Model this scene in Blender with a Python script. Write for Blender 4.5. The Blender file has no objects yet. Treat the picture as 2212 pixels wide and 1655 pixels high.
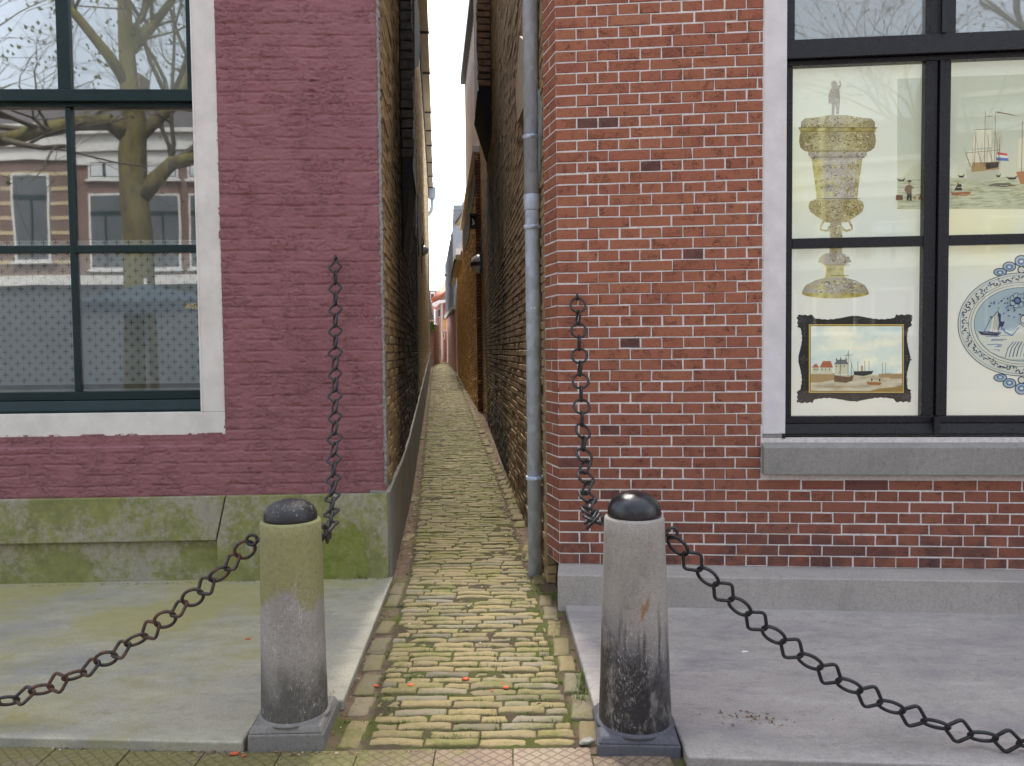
import bpy, math, random
import numpy as np
from mathutils import Vector, Matrix
R = random.Random(7)
NP = np.random.default_rng(11)
SC = bpy.context.scene
COL = SC.collection
# ------------------------------------------------------------------ camera
FP = 1660.0                      # focal length in the units of a 2212 x 1655 picture
CAMZ = 1.40
PITCH = math.radians(2.43); ROLL = 0.0104
_F = Vector((0, math.cos(PITCH), -math.sin(PITCH)))
_U = Vector((0, math.sin(PITCH), math.cos(PITCH)))
_R = Vector((1, 0, 0))
CR = (_R*math.cos(ROLL) - _U*math.sin(ROLL)).normalized()
CU = (_U*math.cos(ROLL) + _R*math.sin(ROLL)).normalized()
CAM = Vector((0, 0, CAMZ))
def ray(u, v):
    return _F*FP + CR*(u-1106) - CU*(v-827.5)
def atY(u, v, Y):
    d = ray(u, v); return CAM + d*(Y/d.y)
def atZ(u, v, z):
    d = ray(u, v); return CAM + d*((z-CAMZ)/d.z)
cam = bpy.data.cameras.new('camera'); camo = bpy.data.objects.new('camera', cam); COL.objects.link(camo)
cam.sensor_width = 36; cam.lens = FP/2212*36; cam.clip_end = 500; cam.clip_start = .05
mw = Matrix((CR, CU, -_F)).transposed().to_4x4(); mw.translation = CAM
camo.matrix_world = mw
SC.camera = camo

class Frame:
    """s along T, z up, n along the outward normal N"""
    def __init__(s, O, T, N=None):
        s.O = np.array(O, float); T = np.array(T, float); s.T = T/np.linalg.norm(T)
        s.N = np.array(N, float) if N is not None else np.array((-s.T[1], s.T[0], 0))
        s.N = s.N/np.linalg.norm(s.N); s.Z = np.array((0, 0, 1.))
    def pts(s, a, z, n):
        a, z, n = np.broadcast_arrays(np.asarray(a, float), np.asarray(z, float), np.asarray(n, float))
        return s.O + a[..., None]*s.T + z[..., None]*s.Z + n[..., None]*s.N
    def W(s, a, z, n=0.): return Vector(s.pts(a, z, n))
    def pix(s, u, v, n=0.):
        d = np.array(ray(u, v)); O = s.O + n*s.N; c = np.array(CAM)
        t = np.dot(O-c, s.N)/np.dot(d, s.N); p = c + t*d - s.O
        return float(np.dot(p, s.T)), float(p[2])
    def S(s, u, v, n=0.): return s.pix(u, v, n)[0]
    def ZZ(s, u, v, n=0.): return s.pix(u, v, n)[1]
WF = Frame((0, 0, 0), (1, 0, 0), (0, -1, 0))
LF = Frame((-.746, 4.455, 0), (-1, -.035, 0), (.035, -1, 0))     # purple facade, s runs to the left
RF = Frame((.248, 4.16, 0), (1, -.085, 0), (-.085, -1, 0))       # red facade, s runs to the right
LA = [(-.735, 4.46), (-.90, 6.6), (-2.95, 28.)]                  # left alley wall
RA = [(.190, 4.370), (-.51, 13.3)]                               # right alley wall
RB = [(-.585, 13.3), (-1.607, 23.), (-1.70, 24.)]
def wall_frame(a, b, side):
    T = np.array((b[0]-a[0], b[1]-a[1], 0)); L = np.linalg.norm(T); T /= L
    N = np.array((T[1], -T[0], 0))
    if side == 'R': N = -N
    return Frame((a[0], a[1], 0), T, N), L
def floor_z(Y): return .0343*(Y-2.8)

# ------------------------------------------------------------------ mesh builder
class MB:
    def __init__(s):
        s.V = []; s.nv = 0; s.F = []; s.SZ = []; s.MI = []; s.SM = []; s.TI = []; s.mats = []
    def m(s, mat):
        if mat not in s.mats: s.mats.append(mat)
        return s.mats.index(mat)
    def add(s, v, f, mat, tint=(.5, .5, .5), smooth=False):
        v = np.asarray([tuple(p) for p in v] if not isinstance(v, np.ndarray) else v, float).reshape(-1, 3)
        if isinstance(f, np.ndarray):
            nf = len(f); s.F.append((f.ravel()+s.nv).astype(np.int64)); s.SZ.append(np.full(nf, f.shape[1], np.int64))
        else:
            nf = len(f); s.F.append(np.array([i+s.nv for q in f for i in q], np.int64)); s.SZ.append(np.array([len(q) for q in f], np.int64))
        s.MI.append(np.full(nf, s.m(mat), np.int64)); s.SM.append(np.full(nf, smooth))
        t = np.asarray(tint, float)
        if t.ndim == 1: t = np.tile(t, (len(v), 1))
        s.TI.append(t); s.V.append(v); s.nv += len(v)
        return s
    def box(s, fr, s0, s1, z0, z1, n0, n1, mat, tint=(.5, .5, .5)):
        p = fr.pts([s0, s1, s1, s0]*2, [z0, z0, z1, z1]*2, [n1]*4+[n0]*4)
        return s.add(p, [(0, 1, 2, 3), (5, 4, 7, 6), (4, 0, 3, 7), (1, 5, 6, 2), (3, 2, 6, 7), (4, 5, 1, 0)], mat, tint)
    def prism(s, fr, poly, n0, n1, mat, tint=(.5, .5, .5), smooth=False):
        k = len(poly); a = [p[0] for p in poly]; z = [p[1] for p in poly]
        p = np.vstack([fr.pts(a, z, n1), fr.pts(a, z, n0)])
        f = [tuple(range(k)), tuple(range(2*k-1, k-1, -1))] + [(i, i+k, (i+1) % k+k, (i+1) % k) for i in range(k)]
        return s.add(p, f, mat, tint, smooth)
    def hull8(s, p, mat, tint=(.5, .5, .5)):
        """p: 4 lower corners then 4 upper corners"""
        return s.add(p, [(3, 2, 1, 0), (4, 5, 6, 7), (0, 1, 5, 4), (1, 2, 6, 5), (2, 3, 7, 6), (3, 0, 4, 7)], mat, tint)
    def tube(s, path, rad, mat, k=8, closed=False, tint=(.5, .5, .5), ref=None):
        P = [Vector(p) for p in path]; n = len(P)
        rad = [rad]*n if not hasattr(rad, '__len__') else rad
        V = []; pu = None
        for i in range(n):
            a = P[i-1] if (i > 0 or closed) else P[i]
            b = P[(i+1) % n] if (i < n-1 or closed) else P[i]
            t = (b-a).normalized()
            if pu is None:
                r = Vector(ref) if ref else (Vector((0, 0, 1)) if abs(t.z) < .9 else Vector((1, 0, 0)))
                pu = (r - t*r.dot(t)).normalized()
            else:
                pu = (pu - t*pu.dot(t)).normalized()
            w = t.cross(pu)
            for j in range(k):
                an = 2*math.pi*j/k
                V.append(P[i] + (pu*math.cos(an) + w*math.sin(an))*rad[i])
        F = []
        for i in range(n if closed else n-1):
            i2 = (i+1) % n
            for j in range(k):
                F.append((i*k+j, i*k+(j+1) % k, i2*k+(j+1) % k, i2*k+j))
        if not closed:
            F.append(tuple(range(k-1, -1, -1))); F.append(tuple((n-1)*k+j for j in range(k)))
        return s.add(np.array([tuple(v) for v in V]), F, mat, tint, True)
    def lathe(s, c, prof, mat, k=48, tint=(.5, .5, .5), squash=None, axis=None):
        """prof: list of (radius, height); axis: optional frame (ax, u, w)"""
        c = Vector(c)
        ax, u, w = axis if axis else (Vector((0, 0, 1)), Vector((1, 0, 0)), Vector((0, 1, 0)))
        V = []; F = []
        for (r, h) in prof:
            for j in range(k):
                a = 2*math.pi*j/k
                V.append(tuple(c + u*(r*math.cos(a)) + w*(r*math.sin(a)) + ax*h))
        for i in range(len(prof)-1):
            for j in range(k):
                F.append((i*k+j, i*k+(j+1) % k, (i+1)*k+(j+1) % k, (i+1)*k+j))
        F.append(tuple(range(k-1, -1, -1))); F.append(tuple((len(prof)-1)*k+j for j in range(k)))
        return s.add(np.array(V), F, mat, tint, True)
    def build(s, name, parent=None, bevel=0, seg=2, auto=None):
        me = bpy.data.meshes.new(name)
        V = np.vstack(s.V); F = np.concatenate(s.F); SZ = np.concatenate(s.SZ)
        me.vertices.add(len(V)); me.vertices.foreach_set('co', V.astype(np.float32).ravel())
        me.loops.add(len(F)); me.loops.foreach_set('vertex_index', F.astype(np.int32))
        me.polygons.add(len(SZ))
        st = np.concatenate([[0], np.cumsum(SZ)[:-1]])
        me.polygons.foreach_set('loop_start', st.astype(np.int32))
        for m in s.mats: me.materials.append(m)
        me.polygons.foreach_set('material_index', np.concatenate(s.MI).astype(np.int32))
        me.polygons.foreach_set('use_smooth', np.concatenate(s.SM).astype(bool))
        at = me.color_attributes.new('tint', 'FLOAT_COLOR', 'POINT')
        t = np.vstack(s.TI); t = np.hstack([t, np.ones((len(t), 1))])
        at.data.foreach_set('color', t.astype(np.float32).ravel())
        me.update(calc_edges=True); me.validate()
        o = bpy.data.objects.new(name, me); COL.objects.link(o)
        if parent is not None: adopt(o, parent)
        if bevel:
            b = o.modifiers.new('bevel', 'BEVEL'); b.width = bevel; b.segments = seg; b.limit_method = 'ANGLE'; b.angle_limit = .6
        return o
def adopt(o, parent):
    o.parent = parent
    if parent.type == 'EMPTY': o.matrix_parent_inverse = Matrix.Translation(-parent.location)
def thing(name, loc, label, cat, group=None):
    o = bpy.data.objects.new(name, None); COL.objects.link(o); o.location = Vector(loc); o.empty_display_size = .1
    o['label'] = label; o['category'] = cat
    if group: o['group'] = group
    return o
def tag(o, label, cat, group=None, kind=None):
    if label: o['label'] = label
    if cat: o['category'] = cat
    if group: o['group'] = group
    if kind: o['kind'] = kind
    return o
def structure(o, label=None, cat=None):
    o['kind'] = 'structure'
    return tag(o, label, cat)

# ------------------------------------------------------------------ numpy noise
def vnoise(x, y, seed=0):
    r = np.random.default_rng(seed); T = r.random((256, 256))
    xi = np.floor(x).astype(int); yi = np.floor(y).astype(int); fx = x-xi; fy = y-yi
    fx = fx*fx*(3-2*fx); fy = fy*fy*(3-2*fy)
    g = lambda a, b: T[a % 256, b % 256]
    return (g(xi, yi)*(1-fx)+g(xi+1, yi)*fx)*(1-fy) + (g(xi, yi+1)*(1-fx)+g(xi+1, yi+1)*fx)*fy
def fbm(x, y, seed=0, oct=4):
    v = 0; a = .5
    for i in range(oct):
        v = v + a*vnoise(x*2**i, y*2**i, seed+i); a *= .5
    return v

# ------------------------------------------------------------------ material DSL
class Mt:
    def __init__(s, name, rough=.8, spec=.5):
        s.mat = bpy.data.materials.new(name); s.mat.use_nodes = True
        s.nt = s.mat.node_tree; s.b = s.nt.nodes['Principled BSDF']; s.out = s.nt.nodes['Material Output']
        s.set('Roughness', rough); s.set('Specular IOR Level', spec); s._p = None; s._t = None
    def n(s, typ, **kw):
        nd = s.nt.nodes.new(typ)
        for k, v in kw.items(): setattr(nd, k, v)
        return nd
    def put(s, sock, v):
        if isinstance(v, bpy.types.NodeSocket): s.nt.links.new(v, sock)
        elif isinstance(v, (tuple, list)) and len(v) == 3 and len(sock.default_value) == 4: sock.default_value = (*v, 1)
        else: sock.default_value = v
    def set(s, name, v): s.put(s.b.inputs[name], v); return s
    def P(s):
        if s._p is None: s._p = s.n('ShaderNodeNewGeometry').outputs['Position']
        return s._p
    def xyz(s, v=None):
        nd = s.n('ShaderNodeSeparateXYZ'); s.put(nd.inputs[0], v or s.P()); return nd.outputs
    def tint(s):
        if s._t is None:
            a = s.n('ShaderNodeAttribute', attribute_name='tint'); nd = s.n('ShaderNodeSeparateColor')
            s.put(nd.inputs[0], a.outputs['Color']); s._t = nd.outputs
        return s._t
    def obj(s): return s.n('ShaderNodeTexCoord').outputs['Object']
    def map(s, v=None, scale=(1, 1, 1), rot=(0, 0, 0), loc=(0, 0, 0)):
        nd = s.n('ShaderNodeMapping'); s.put(nd.inputs[0], v or s.P())
        nd.inputs['Scale'].default_value = scale; nd.inputs['Rotation'].default_value = rot; nd.inputs['Location'].default_value = loc
        return nd.outputs[0]
    def noise(s, scale=5, detail=4, rough=.55, vec=None, dist=0):
        nd = s.n('ShaderNodeTexNoise'); s.put(nd.inputs['Vector'], vec or s.P())
        for k, v in (('Scale', scale), ('Detail', detail), ('Roughness', rough), ('Distortion', dist)): nd.inputs[k].default_value = v
        return nd.outputs[0]
    def vor(s, scale=5, vec=None, feature='F1', out=0, rnd=1):
        nd = s.n('ShaderNodeTexVoronoi', feature=feature); s.put(nd.inputs['Vector'], vec or s.P())
        nd.inputs['Scale'].default_value = scale; nd.inputs['Randomness'].default_value = rnd
        return nd.outputs[out]
    def ramp(s, fac, stops, interp='LINEAR'):
        nd = s.n('ShaderNodeValToRGB'); cr = nd.color_ramp; cr.interpolation = interp
        while len(cr.elements) < len(stops): cr.elements.new(.5)
        for e, (p, c) in zip(cr.elements, stops):
            e.position = p; e.color = (*c, 1) if hasattr(c, '__len__') else (c, c, c, 1)
        s.put(nd.inputs[0], fac); return nd.outputs[0]
    def mix(s, f, a, b, bl='MIX'):
        nd = s.n('ShaderNodeMix', data_type='RGBA', blend_type=bl)
        s.put(nd.inputs[0], f); s.put(nd.inputs[6], a); s.put(nd.inputs[7], b); return nd.outputs[2]
    def ma(s, op, a, b=0., c=None, clamp=False):
        nd = s.n('ShaderNodeMath', operation=op, use_clamp=clamp); s.put(nd.inputs[0], a); s.put(nd.inputs[1], b)
        if c is not None: s.put(nd.inputs[2], c)
        return nd.outputs[0]
    def rng(s, v, a, b, c=0., d=1., smooth=True):
        nd = s.n('ShaderNodeMapRange', interpolation_type='SMOOTHSTEP' if smooth else 'LINEAR')
        for i, x in enumerate((v, a, b, c, d)): s.put(nd.inputs[i], x)
        return nd.outputs[0]
    def bump(s, h, strength=.5, dist=.01, normal=None):
        nd = s.n('ShaderNodeBump'); nd.inputs['Strength'].default_value = strength; nd.inputs['Distance'].default_value = dist
        s.put(nd.inputs['Height'], h)
        if normal is not None: s.put(nd.inputs['Normal'], normal)
        s.put(s.b.inputs['Normal'], nd.outputs[0]); return nd.outputs[0]
    def base(s, c): s.set('Base Color', c); return s
def hsv(col, k): return tuple(min(1, c*k) for c in col)
def simple(name, col, rough=.7, var=.12, scale=12, bump=.2, bscale=90, metal=0, bdist=.004, spec=.5):
    m = Mt(name, rough, spec)
    f = m.noise(scale, 5)
    m.base(m.ramp(f, [(.25, hsv(col, 1-var*1.6)), (.5, col), (.75, hsv(col, 1+var))]))
    if metal: m.set('Metallic', metal)
    if bump: m.bump(m.noise(bscale, 4), bump, bdist)
    return m.mat
# ------------------------------------------------------------------ materials
def m_purple():
    m = Mt('purple_masonry_paint', .58, .3)
    a = m.noise(2.2, 4); b = m.noise(38, 5, .65); c = m.noise(260, 3)
    col = m.ramp(a, [(.3, (.225, .092, .102)), (.7, (.258, .109, .119))])
    col = m.mix(m.rng(b, .56, .76, 0, .5), col, (.32, .155, .165))
    col = m.mix(m.rng(m.noise(55, 5, .75, m.map(None, (1, 1, 2.2))), .52, .68, 0, .4), col, (.165, .062, .070))
    cz = m.ma('ABSOLUTE', m.ma('SUBTRACT', m.noise(17, 4, .6, m.map(None, (1, 1, 2.6)), 1.2), .5))
    ck = m.ma('MULTIPLY', m.rng(cz, .022, .004), m.rng(m.noise(8, 3), .45, .6))
    col = m.mix(m.ma('MULTIPLY', ck, .38), col, (.085, .035, .042))
    col = m.mix(m.rng(m.noise(90, 2), .70, .78, 0, .7), col, (.10, .04, .05))
    z = m.xyz()[2]
    col = m.mix(m.ma('MULTIPLY', m.rng(z, .85, .5), m.rng(m.noise(9), .4, .7, 0, .35)), col, (.22, .11, .105))
    m.base(col)
    h = m.ma('SUBTRACT', m.ma('ADD', m.ma('MULTIPLY', b, 1.0), m.ma('MULTIPLY', c, .25)), m.ma('MULTIPLY', ck, .8))
    m.bump(h, .7, .007)
    return m.mat
def m_redbrick():
    m = Mt('red_brick', .85, .25); t = m.tint()
    col = m.ramp(t[0], [(0, (.105, .055, .048)), (.010, (.115, .058, .050)), (.016, (.27, .097, .062)), (.15, (.300, .110, .064)), (.5, (.318, .117, .066)),
                        (.8, (.330, .130, .071)), (.93, (.295, .102, .065)), (1, (.35, .145, .078))])
    w = m.ma('ADD', 1.0, m.ma('MULTIPLY', t[1], 40.0))
    v = m.n('ShaderNodeVectorMath', operation='ADD'); m.put(v.inputs[0], m.P())
    cb = m.n('ShaderNodeCombineXYZ'); m.put(cb.inputs[2], w); m.put(v.inputs[1], cb.outputs[0]); V = v.outputs[0]
    a = m.noise(26, 5, .65, V); b = m.noise(120, 4, .6, V)
    col = m.mix(m.rng(a, .45, .72, 0, .4), col, (.20, .075, .052))
    col = m.mix(m.rng(b, .58, .75, 0, .5), col, (.42, .20, .13))
    col = m.mix(m.rng(m.noise(60, 4, .7, m.map(V, (1, 1, 1.8))), .50, .66, 0, .5), col, (.175, .066, .047))
    cz = m.ma('ABSOLUTE', m.ma('SUBTRACT', m.noise(24, 3, .6, m.map(V, (1, 1, 2.2)), 1.4), .5))
    ck = m.ma('MULTIPLY', m.rng(cz, .030, .006), m.rng(m.noise(14, 3, .6, V), .50, .62))
    col = m.mix(m.ma('MULTIPLY', ck, .8), col, (.085, .038, .032))
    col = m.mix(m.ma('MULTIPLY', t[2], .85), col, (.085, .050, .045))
    pits = m.rng(m.noise(75, 2, .5, m.map(V, (1, 1, 1.6))), .69, .74)
    col = m.mix(m.ma('MULTIPLY', pits, .85), col, (.05, .025, .02))
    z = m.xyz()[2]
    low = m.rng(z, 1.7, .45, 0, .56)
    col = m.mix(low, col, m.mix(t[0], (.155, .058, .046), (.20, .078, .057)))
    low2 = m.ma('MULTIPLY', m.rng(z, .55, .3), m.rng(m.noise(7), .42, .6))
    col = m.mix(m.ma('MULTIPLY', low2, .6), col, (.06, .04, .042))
    # each brick's rim is darkened above to paint the shadow gap beside it
    m.base(col)
    h = m.ma('SUBTRACT', m.ma('ADD', m.ma('MULTIPLY', a, .8), m.ma('MULTIPLY', b, .5)), m.ma('MULTIPLY', pits, .5))
    m.bump(m.ma('SUBTRACT', h, m.ma('MULTIPLY', ck, .7)), .8, .006)
    return m.mat
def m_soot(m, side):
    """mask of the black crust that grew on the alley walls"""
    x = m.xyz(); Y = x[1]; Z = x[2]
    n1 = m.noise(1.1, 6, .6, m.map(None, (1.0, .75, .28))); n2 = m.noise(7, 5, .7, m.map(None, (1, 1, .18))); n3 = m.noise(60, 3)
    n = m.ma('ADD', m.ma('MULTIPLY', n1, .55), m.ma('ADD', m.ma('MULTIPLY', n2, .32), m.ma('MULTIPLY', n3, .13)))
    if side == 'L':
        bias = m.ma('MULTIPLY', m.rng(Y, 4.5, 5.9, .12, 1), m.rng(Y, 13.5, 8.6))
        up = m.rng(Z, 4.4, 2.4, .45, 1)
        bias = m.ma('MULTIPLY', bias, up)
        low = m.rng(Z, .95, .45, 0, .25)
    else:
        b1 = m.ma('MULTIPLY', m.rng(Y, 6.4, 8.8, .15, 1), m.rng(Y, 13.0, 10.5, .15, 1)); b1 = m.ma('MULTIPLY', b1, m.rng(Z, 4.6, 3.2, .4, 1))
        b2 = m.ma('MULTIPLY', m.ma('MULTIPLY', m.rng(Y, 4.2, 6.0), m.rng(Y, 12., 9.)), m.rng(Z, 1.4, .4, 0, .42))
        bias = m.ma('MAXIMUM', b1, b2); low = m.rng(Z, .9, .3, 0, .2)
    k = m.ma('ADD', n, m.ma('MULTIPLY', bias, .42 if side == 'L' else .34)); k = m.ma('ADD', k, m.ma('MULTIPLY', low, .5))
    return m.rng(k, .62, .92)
def m_yellow(name, side, stops, soot=True, sootcol=(.030, .027, .025)):
    m = Mt(name, .9, .2); t = m.tint()
    col = m.ramp(t[0], stops)
    a = m.noise(30, 5, .65); b = m.noise(8, 4, .6, m.map(None, (1, 1, .3)))
    if side == 'L': col = m.mix(m.rng(m.xyz()[1], 8.5, 15., 0, .75), col, m.mix(t[1], (.56, .46, .29), (.72, .61, .42)))  # far bricks cleaner and paler, their sunlit brightness put into the colour
    col = m.mix(m.rng(a, .45, .7, 0, .5), col, (.20, .14, .075))
    col = m.mix(m.rng(b, .5, .7, 0, .5), col, (.17, .125, .08))
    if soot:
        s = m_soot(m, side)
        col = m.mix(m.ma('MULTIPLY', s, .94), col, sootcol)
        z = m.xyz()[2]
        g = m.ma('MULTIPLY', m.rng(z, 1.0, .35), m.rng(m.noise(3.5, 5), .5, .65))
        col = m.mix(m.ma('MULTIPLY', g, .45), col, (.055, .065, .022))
    m.base(col)
    m.bump(m.ma('ADD', a, m.ma('MULTIPLY', m.noise(140, 3), .4)), .45, .005)
    return m.mat
def m_mortar(name, col, rough=.95, side=None):
    m = Mt(name, rough, .15); f = m.noise(50, 5, .7)
    c = m.ramp(f, [(.3, hsv(col, .72)), (.55, col), (.8, hsv(col, 1.1))])
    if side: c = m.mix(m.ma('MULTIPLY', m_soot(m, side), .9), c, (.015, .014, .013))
    m.base(c); m.bump(m.noise(150, 4), .5, .004); return m.mat
def m_moss_stone(name, base, moss, amount, zc=None, seed=0., speck=.5):
    """weathered stone; algae film where the noise and the height allow it"""
    m = Mt(name, .85, .3); x = m.xyz()
    P = m.map(None, (1, 1, 1), (0, 0, 0), (seed, seed*.7, seed*.3))
    a = m.noise(3.2, 6, .6, P); b = m.noise(26, 5, .7, P); c = m.noise(230, 3, .6, P)
    col = m.ramp(a, [(.25, hsv(base, .78)), (.5, base), (.8, hsv(base, 1.15))])
    col = m.mix(m.rng(c, .42, .62, 0, .45), col, hsv(base, .55))
    col = m.mix(m.rng(c, .60, .72, 0, speck), col, hsv(base, 1.7))
    d1 = m.noise(70, 5, .8, P); d2 = m.noise(9, 6, .75, m.map(P, (1.6, 1.6, .45)))
    col = m.mix(m.rng(d1, .48, .66, 0, .5), col, hsv(base, .52)); col = m.mix(m.rng(d1, .42, .32, 0, .4), col, hsv(base, 1.4))
    col = m.mix(m.rng(d2, .52, .70, 0, .45), col, hsv(base, .55))
    k = m.ma('ADD', m.ma('MULTIPLY', a, .6), m.ma('MULTIPLY', b, .4))
    if zc: k = m.ma('ADD', k, m.rng(x[2], zc[0], zc[1], 0, zc[2]))
    mk = m.rng(k, .62-amount, .80-amount)
    mcol = m.ramp(m.noise(12, 4, .6, P), [(.3, hsv(moss, .6)), (.6, moss), (.8, hsv(moss, 1.35))])
    col = m.mix(m.ma('MULTIPLY', mk, .82), col, mcol)
    m.base(col); m.bump(m.ma('ADD', b, c), .4, .003)
    return m, col
def m_slab(name, base, tintc, moss, amount, seed):
    m = Mt(name, .62, .4)
    P = m.map(None, (1, 1, 1), (0, 0, 0), (seed, seed*.7, 0)); PL = m.map(P, (.75, 1.25, 1), (0, 0, .35))
    a = m.noise(1.7, 9, .70, PL); b = m.noise(11, 7, .74, PL); c = m.noise(120, 5, .8, P)
    col = m.ramp(a, [(.28, tintc), (.5, base), (.72, hsv(base, 1.18))])
    col = m.mix(m.rng(b, .47, .70, 0, .55), col, hsv(base, .55))
    col = m.mix(m.rng(m.noise(4.5, 7, .76, m.map(P, (.6, 1.7, 1), (0, 0, -.3))), .48, .68, 0, .6), col, hsv(base, 1.35))
    col = m.mix(m.rng(c, .47, .62, 0, .55), col, hsv(base, .5))
    col = m.mix(m.rng(c, .58, .72, 0, .7), col, hsv(base, 1.7))
    col = m.mix(m.rng(m.noise(75, 5, .75, P), .60, .68, 0, .55), col, hsv(base, .42))
    col = m.mix(m.rng(m.vor(16, P), .045, .02, 0, .7), col, hsv(base, .3))
    scr = m.vor(9, m.map(P, (.25, 3.2, 1), (0, 0, .5)), 'DISTANCE_TO_EDGE')
    col = m.mix(m.ma('MULTIPLY', m.rng(scr, .012, .0), m.rng(m.noise(3, 3, .5, P), .5, .62, 0, .4)), col, hsv(base, 1.6))
    if amount:
        k = m.ma('ADD', m.ma('MULTIPLY', m.noise(1.5, 5, .6, P), .75), m.ma('MULTIPLY', b, .3))
        x = m.xyz(); k = m.ma('ADD', k, m.rng(x[1], 3.1, 4.4, 0, .12)); k = m.ma('ADD', k, m.rng(x[0], -1.2, -.75, 0, -.16))
        col = m.mix(m.rng(k, .62-amount, .84-amount, 0, .75), col, moss)
    m.base(col); m.set('Roughness', m.rng(b, .3, .7, .5, .75))
    m.bump(m.ma('ADD', m.ma('MULTIPLY', b, .6), m.ma('MULTIPLY', c, .5)), .25, .003)
    return m.mat
def m_paint(name, col, rough, wear=None, wearcol=(.3, .28, .25), grain=(4, 4, 60), bump=.35, wamt=.5, spec=.5):
    m = Mt(name, rough, spec)
    a = m.noise(14, 4, .6, m.map(None, grain)); b = m.noise(6, 5, .7); c = m.noise(55, 3)
    col_ = m.ramp(b, [(.3, hsv(col, .86)), (.7, hsv(col, 1.1))])
    if wear:
        k = m.ma('ADD', m.ma('MULTIPLY', a, .5), m.ma('MULTIPLY', c, .5))
        col_ = m.mix(m.rng(k, wear, wear+.1, 0, wamt), col_, wearcol)
    m.base(col_); m.set('Roughness', m.rng(b, .3, .7, rough*.8, min(1, rough*1.25)))
    m.bump(m.ma('ADD', a, m.ma('MULTIPLY', c, .5)), bump, .003)
    return m.mat
def m_glass(name, refl, wob=.25, tintc=(.93, .96, .95), veil=.045, rgh=.017):
    m = Mt(name); nt = m.nt
    gl = m.n('ShaderNodeBsdfGlossy'); gl.inputs['Roughness'].default_value = rgh; gl.inputs['Color'].default_value = (.97, .98, 1, 1)
    tr = m.n('ShaderNodeBsdfTransparent'); tr.inputs['Color'].default_value = (*tintc, 1)
    fr = m.n('ShaderNodeFresnel'); fr.inputs['IOR'].default_value = 1.5
    f = m.ma('MULTIPLY', fr.outputs[0], refl/.04, clamp=True)
    bp = m.n('ShaderNodeBump'); bp.inputs['Strength'].default_value = wob; bp.inputs['Distance'].default_value = .006
    m.put(bp.inputs['Height'], m.noise(2.2, 1.5, .4, m.map(None, (1, 1, .6))))
    m.put(gl.inputs['Normal'], bp.outputs[0])
    mx = m.n('ShaderNodeMixShader'); m.put(mx.inputs[0], f)
    df = m.n('ShaderNodeBsdfDiffuse'); df.inputs['Color'].default_value = (.62, .64, .62, 1)
    md = m.n('ShaderNodeMixShader'); m.put(md.inputs[0], m.rng(m.noise(4, 4, .6), .3, .7, veil*.6, veil*1.5))
    nt.links.new(tr.outputs[0], md.inputs[1]); nt.links.new(df.outputs[0], md.inputs[2])
    nt.links.new(md.outputs[0], mx.inputs[1]); nt.links.new(gl.outputs[0], mx.inputs[2]); nt.links.new(mx.outputs[0], m.out.inputs[0])
    return m.mat
def m_pave():
    m = Mt('alley_clinker', .85, .25); t = m.tint(); x = m.xyz()
    col = m.ramp(t[0], [(0, (.13, .115, .082)), (.2, (.185, .150, .080)), (.5, (.235, .187, .092)), (.8, (.215, .172, .092)), (1, (.185, .165, .125))])
    a = m.noise(45, 5, .65); b = m.noise(5, 5, .65); c = m.noise(170, 3)
    col = m.mix(m.rng(a, .46, .72, 0, .5), col, (.17, .13, .075))
    col = m.mix(m.rng(c, .62, .74, 0, .55), col, (.07, .055, .035))
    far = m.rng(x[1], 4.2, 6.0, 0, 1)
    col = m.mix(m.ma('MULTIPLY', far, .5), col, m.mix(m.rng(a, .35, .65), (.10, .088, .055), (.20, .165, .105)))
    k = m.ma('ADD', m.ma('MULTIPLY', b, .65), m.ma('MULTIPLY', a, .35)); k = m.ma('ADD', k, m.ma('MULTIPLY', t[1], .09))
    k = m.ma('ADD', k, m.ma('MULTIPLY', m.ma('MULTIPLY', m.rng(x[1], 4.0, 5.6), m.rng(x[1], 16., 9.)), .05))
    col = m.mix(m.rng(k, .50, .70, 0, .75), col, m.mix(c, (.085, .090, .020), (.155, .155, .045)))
    m.base(col); m.bump(m.ma('ADD', a, m.ma('MULTIPLY', c, .5)), .8, .006)
    return m.mat
def m_dirt():
    m = Mt('sand_and_dirt', .97, .1); x = m.xyz()
    a = m.noise(14, 6, .7); b = m.noise(190, 4, .7); c = m.noise(4, 4)
    col = m.ramp(a, [(.3, (.085, .062, .042)), (.55, (.175, .128, .090)), (.8, (.27, .20, .145))])
    col = m.mix(m.rng(b, .5, .7, 0, .6), col, (.045, .032, .022))
    col = m.mix(m.rng(b, .64, .74, 0, .5), col, (.33, .27, .21))
    k = m.ma('ADD', m.ma('MULTIPLY', c, .6), m.ma('MULTIPLY', a, .4)); k = m.ma('ADD', k, m.rng(x[1], 5.2, 3.6, 0, .06))
    col = m.mix(m.rng(k, .53, .66, 0, .8), col, m.mix(b, (.05, .07, .012), (.12, .145, .03)))
    tt = m.tint(); col = m.mix(m.ma('MULTIPLY', tt[0], .8), col, m.mix(m.rng(c, .42, .58), (.045, .038, .024), (.055, .065, .016)))
    m.base(col); m.bump(m.ma('ADD', a, m.ma('MULTIPLY', b, .7)), .9, .01); return m.mat
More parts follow.
